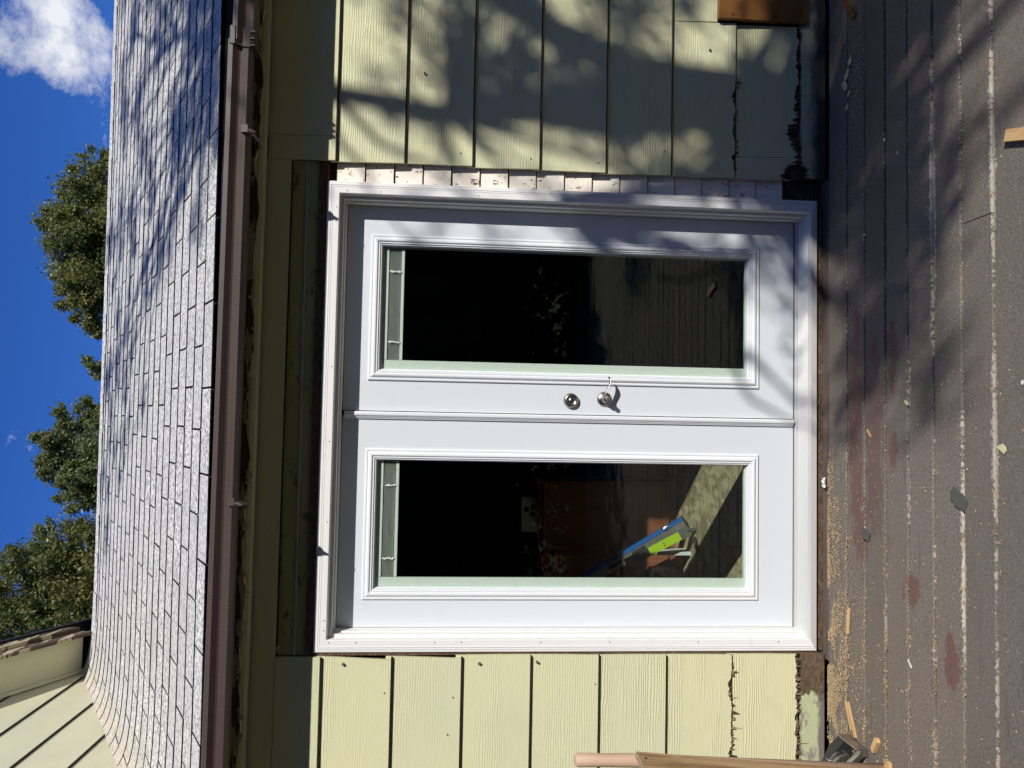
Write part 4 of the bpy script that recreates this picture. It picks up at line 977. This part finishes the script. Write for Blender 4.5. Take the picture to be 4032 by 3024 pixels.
for _ in range(700): pts.append((-0.9+random.random()*4.2, -0.04-random.random()*1.5))
for gy in gaps[1:7]:
    for _ in range(170): pts.append((0.6+random.random()*2.6, gy+random.gauss(0, 0.004)))
litter('paint_flakes', pts, (0.002, 0.005), 'flake', 'pale paint flakes and grit scattered along the deck gaps')

# ------------------------------------------------------------------ trees
random.seed(31); rng = np.random.default_rng(31)
def leaves(C, R, n, size, flat=0.0):
    """n leaf quads round clump centres C with radii R"""
    C = np.asarray(C, float); R = np.asarray(R, float); k = np.arange(n) if flat else rng.integers(0, len(C), n)
    p = C[k]+rng.normal(size=(n, 3))*R[k][:, None]*0.55
    a = rng.normal(size=(n, 3)); a /= np.linalg.norm(a, axis=1)[:, None]; b = rng.normal(size=(n, 3)); b -= (b*a).sum(1)[:, None]*a; b /= np.linalg.norm(b, axis=1)[:, None]
    l = (size*(0.6+rng.random(n)*0.8))[:, None]; w = l*0.42
    V = np.stack([p-a*l*0.5, p+b*w*0.5-a*l*0.05, p+a*l*0.5, p-b*w*0.5+a*l*0.05], 1); return V
def limb(gm, a, b, r0_, r1_, n=5, wob=0.08, sides=6):
    a, b = Vector(a), Vector(b); L = (b-a).length; pts = []
    for i in range(n+1):
        t_ = i/n; q = a.lerp(b, t_)
        if 0 < i < n: q += Vector((jit(wob*L), jit(wob*L), jit(wob*L*0.6)))
        pts.append(q)
    gm.tube(pts, [r0_+(r1_-r0_)*i/n for i in range(n+1)], sides); return pts
def tree(name, base, lobes, n, size, mat, label, group=None, gz=-0.7, trunk=0.16, zfill=-99, spray=0.10):
    """lobes: (x, y, z, r) main masses of the crown in world coordinates; leaves thin out below zfill"""
    o = tag(empty(name, (base[0], base[1], gz)), label, 'tree', group)
    O = np.array([base[0], base[1], gz]); C = []; R = []; W = []
    gm = G(); top = Vector((jit(0.2), jit(0.2), max(l[2] for l in lobes)-gz-0.8*min(l[3] for l in lobes)))
    pts = limb(gm, (0, 0, 0), top, trunk, trunk*0.25, 8, 0.03, 8)
    for (x, y, z, r) in lobes:
        lc = np.array([x, y, z])-O
        st = min(pts, key=lambda q: abs(q.z-(lc[2]-r*0.9))+0.2*(q-Vector(lc)).length)
        lp = limb(gm, st, Vector(lc), trunk*0.35, 0.02, 5, 0.06)
        m_ = max(14, int(70*r*r))
        for _ in range(m_):
            v = rng.normal(size=3); v /= np.linalg.norm(v); q = lc+v*r*rng.random()**0.45; C.append(q); rr = r*(0.12+0.13*rng.random()); R.append(rr); W.append(rr**1.7*(1.0 if q[2]+gz > zfill else 0.2))
            if rng.random() < 0.35: limb(gm, lp[rng.integers(2, 5)], Vector(q), 0.012, 0.004, 3, 0.08, 4)
        for _ in range(int(m_*0.30)):         # loose sprays that break the outline
            v = rng.normal(size=3); v[2] = abs(v[2]); v /= np.linalg.norm(v); q = lc+v*r*(0.98+0.10*rng.random())
            for f_ in (0.88, 1.0, 1.08): C.append(lc+(q-lc)*f_); R.append(spray*(0.9-0.35*(f_-0.88)/0.2)*(0.6+0.6*rng.random())); W.append(R[-1]**1.5*0.8)
            limb(gm, lp[3], Vector(q), 0.010, 0.003, 3, 0.05, 4)
    w = gm.build('trunk', 'bark', o, True)
    W = np.array(W); cnt = rng.multinomial(n, W/W.sum())
    V = leaves(np.repeat(np.array(C), cnt, 0), np.repeat(np.array(R), cnt, 0), n, size, True); cr_ = arr('crown', V, mat, None, None, None, o); return o
tree('leafy_tree', (3.4, 9.2), [(3.5, 9.0, 7.28, 0.82), (4.2, 9.1, 7.2, 0.78), (2.75, 9.0, 7.1, 0.62), (4.75, 9.0, 7.25, 0.45), (3.7, 9.3, 6.4, 1.1), (3.15, 9.0, 7.25, 0.68), (3.85, 9.0, 7.35, 0.65), (2.5, 9.0, 6.9, 0.5)], 110000, 0.055, 'leaf', 'dense olive green treetop rising behind the ridge under the cloud', zfill=6.7)
tree('leafy_tree', (0.4, 10.0), [(0.45, 9.9, 8.15, 0.42), (0.02, 10.0, 8.0, 0.50), (0.85, 9.9, 7.9, 0.36), (-0.5, 10.1, 7.75, 0.52), (0.2, 10.0, 7.0, 0.9), (0.25, 9.9, 7.8, 0.5), (-0.2, 9.9, 7.6, 0.5)], 46000, 0.058, 'leaff', 'loose feathery treetop behind the middle of the ridge', zfill=7.3)
tree('leafy_tree', (-1.7, 9.5), [(-1.3, 9.5, 7.8, 0.50), (-1.85, 9.4, 8.2, 0.75), (-2.6, 9.6, 8.4, 0.90), (-1.7, 9.6, 7.2, 0.9), (-2.5, 9.6, 7.3, 0.9), (-1.0, 9.5, 7.5, 0.5), (-1.5, 9.5, 8.0, 0.6)], 72000, 0.058, 'leaf', 'tall green tree showing beside the gable rake at left', zfill=6.8)
tree('leafy_tree', (1.75, 11.0), [(1.72, 11.0, 8.15, 0.22), (1.68, 11.0, 7.85, 0.30), (1.7, 11.0, 7.3, 0.5)], 6000, 0.058, 'leaff', 'small sprig of treetop just clearing the ridge between larger trees', zfill=7.5)
# the tree that dapples the right half of the wall, roof and deck; it stands out of frame to the right of the camera
SH = []
def blob(surf, u, v, r, w=1.0, t_=None):
    p = {'w': (u, 0.0, v), 'd': (u, v, 0.0), 'r': (u, EY+v*CS, EZ+v*SS)}[surf]
    SH.append((np.array(p), r, w, t_))
R_ = random.Random(12)
def field(surf, u0, u1, v0, v1, n, r0_, r1_, w=1.0):
    for _ in range(n): blob(surf, R_.uniform(u0, u1), R_.uniform(v0, v1), R_.uniform(r0_, r1_), w)
field('w', 2.3, 3.0, 0.60, 1.15, 17, 0.07, 0.14, 1.2)
field('w', 2.05, 2.5, 0.55, 0.95, 9, 0.05, 0.10, 1.0)
field('w', 2.1, 3.0, 0.02, 0.55, 14, 0.05, 0.11, 1.0)
field('w', 2.2, 3.0, 1.15, 1.62, 13, 0.05, 0.11, 1.0)
field('w', 2.15, 3.0, 1.62, 2.12, 10, 0.04, 0.09, 0.9)
field('w', 1.55, 1.95, 0.10, 0.42, 6, 0.04, 0.07, 0.7)
field('w', 1.72, 2.0, 0.32, 2.0, 9, 0.03, 0.06, 0.6)
field('w', 1.2, 1.6, 0.08, 0.2, 2, 0.04, 0.06, 0.6)
field('w', 1.74, 1.92, 0.5, 1.3, 6, 0.03, 0.06, 0.9)
field('d', 1.6, 3.0, -0.55, -0.05, 26, 0.07, 0.15, 1.15)
field('d', 1.2, 2.6, -0.90, -0.35, 16, 0.05, 0.10, 0.9)
field('d', 0.85, 1.6, -0.50, -0.10, 9, 0.04, 0.08, 0.8)
field('r', 1.6, 3.0, 0.0, 1.3, 14, 0.05, 0.10, 1.0)
field('r', 0.4, 1.8, 1.4, 2.6, 10, 0.05, 0.09, 0.9)
field('d', 0.9, 2.4, -0.75, -0.05, 14, 0.05, 0.11, 1.0)
field('d', 3.0, 5.2, -4.5, -0.4, 60, 0.14, 0.26, 0.45)
field('d', 2.2, 3.4, -3.6, -1.7, 18, 0.10, 0.2, 0.6)
field('d', 1.8, 3.0, -1.0, -0.4, 16, 0.06, 0.12, 1.0)
field('w', 2.3, 3.0, 1.3, 2.12, 6, 0.05, 0.09, 1.0)
field('r', 2.0, 3.6, 0.1, 3.0, 34, 0.06, 0.12, 1.1)
field('r', 1.0, 2.2, 0.8, 3.0, 15, 0.05, 0.10, 1.0)
field('r', 0.0, 1.4, 2.3, 3.0, 10, 0.05, 0.10, 1.0)
field('r', 3.2, 4.6, 1.2, 3.0, 22, 0.07, 0.13, 1.1)
SN = np.array(SUN); base = np.array([6.3, -5.6, -0.7]); C = []; R = []; Wt = []
st = tag(empty('shade_tree', tuple(base)), 'broad leafy tree out of frame that dapples the right of the wall', 'tree')
gm = G(); hub = [np.array([5.9, -4.9, 4.6]), np.array([5.5, -4.2, 5.8]), np.array([6.0, -5.0, 5.9]), np.array([5.2, -4.4, 4.9]), np.array([6.4, -4.3, 6.6])]
tp_ = limb(gm, (0, 0, 0), Vector(np.array([6.05, -5.1, 4.0])-base), 0.17, 0.11, 7, 0.025, 9)
for h in hub: limb(gm, tp_[-1], Vector(h-base), 0.09, 0.035, 5, 0.04, 7)
for (p, r, w, t_) in SH:
    tt = (R_.uniform(6.3, 8.6) if p[2] < 2.4 else R_.uniform(4.6, 6.4)) if t_ is None else t_; q = p+SN*tt
    C.append(q-base); R.append(r*1.25); Wt.append(w*r*r*(0.62 if (p[1] == 0.0 and p[2] > 0) else (0.72 if p[2] == 0 else 1.0)))
    if R_.random() < 0.55:
        h = min(hub, key=lambda a_: np.linalg.norm(a_-q)); limb(gm, Vector(h-base), Vector(q-base), 0.022, 0.006, 5, 0.05, 5)
gm.build('trunk', 'bark', st, True)
Wt = np.array(Wt); cnt = np.maximum(12, (Wt*15000)).astype(int); NLV = int(cnt.sum()); Cn = np.repeat(np.array(C), cnt, 0); Rn = np.repeat(np.array(R), cnt, 0)
idx = np.arange(NLV)
p = Cn+rng.normal(size=(NLV, 3))*Rn[:, None]*0.6
a = rng.normal(size=(NLV, 3)); a /= np.linalg.norm(a, axis=1)[:, None]; b = rng.normal(size=(NLV, 3)); b -= (b*a).sum(1)[:, None]*a; b /= np.linalg.norm(b, axis=1)[:, None]
l = (0.05*(0.6+rng.random(NLV)*0.8))[:, None]; w = l*0.5
arr('crown', np.stack([p-a*l*0.5, p+b*w*0.5, p+a*l*0.5, p-b*w*0.5], 1), 'leaf', None, None, None, st)
# tall dark trees across the yard behind the camera: the door panes reflect them and they close off the low sky
YT = [(-5.2, -8.6, 1.0, 'second from the left'), (-1.8, -8.6, 1.05, 'third from the left'), (1.2, -8.8, 0.95, 'right opposite the doors'), (-9.5, -6.0, 1.1, 'leftmost and nearest the house'),
      (15.5, -8.0, 1.1, 'right of the sunny gap'), (13.5, -2.0, 1.0, 'rightmost beside the house'), (-8.5, -1.5, 0.9, 'far left along the house wall'), (-3.4, -7.6, 0.95, 'nearest the deck on the left'), (18.0, -5.0, 1.1, 'beyond the rightmost tree')]
for k, (x, y, s_, wh) in enumerate(YT):
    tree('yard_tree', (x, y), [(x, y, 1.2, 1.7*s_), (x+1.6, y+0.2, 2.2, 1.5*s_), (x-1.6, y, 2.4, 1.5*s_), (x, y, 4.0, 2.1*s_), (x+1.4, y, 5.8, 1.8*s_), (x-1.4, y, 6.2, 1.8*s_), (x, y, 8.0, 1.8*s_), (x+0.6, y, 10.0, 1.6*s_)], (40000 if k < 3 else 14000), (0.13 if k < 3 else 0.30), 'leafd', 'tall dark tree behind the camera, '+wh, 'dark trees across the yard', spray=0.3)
for k, (x, y, wh) in enumerate(((4.9, -12.5, 'left'), (8.4, -13.2, 'middle'), (11.9, -12.4, 'right'))):  # unseen bushes, made tall to block low sky light under the eave
    tree('sky_block_bush', (x, y), [(x, y, 0.6, 1.6), (x+1.3, y, 1.4, 1.5), (x-1.3, y, 1.6, 1.5), (x, y, 3.0, 1.9), (x+0.8, y, 4.6, 1.5), (x-0.8, y, 5.0, 1.4)], 24000, 0.16, 'leafd', 'tall dark bush added behind the camera to block low sky, %s one of three' % wh, 'sky-blocking bushes towards the sun', spray=0.2)
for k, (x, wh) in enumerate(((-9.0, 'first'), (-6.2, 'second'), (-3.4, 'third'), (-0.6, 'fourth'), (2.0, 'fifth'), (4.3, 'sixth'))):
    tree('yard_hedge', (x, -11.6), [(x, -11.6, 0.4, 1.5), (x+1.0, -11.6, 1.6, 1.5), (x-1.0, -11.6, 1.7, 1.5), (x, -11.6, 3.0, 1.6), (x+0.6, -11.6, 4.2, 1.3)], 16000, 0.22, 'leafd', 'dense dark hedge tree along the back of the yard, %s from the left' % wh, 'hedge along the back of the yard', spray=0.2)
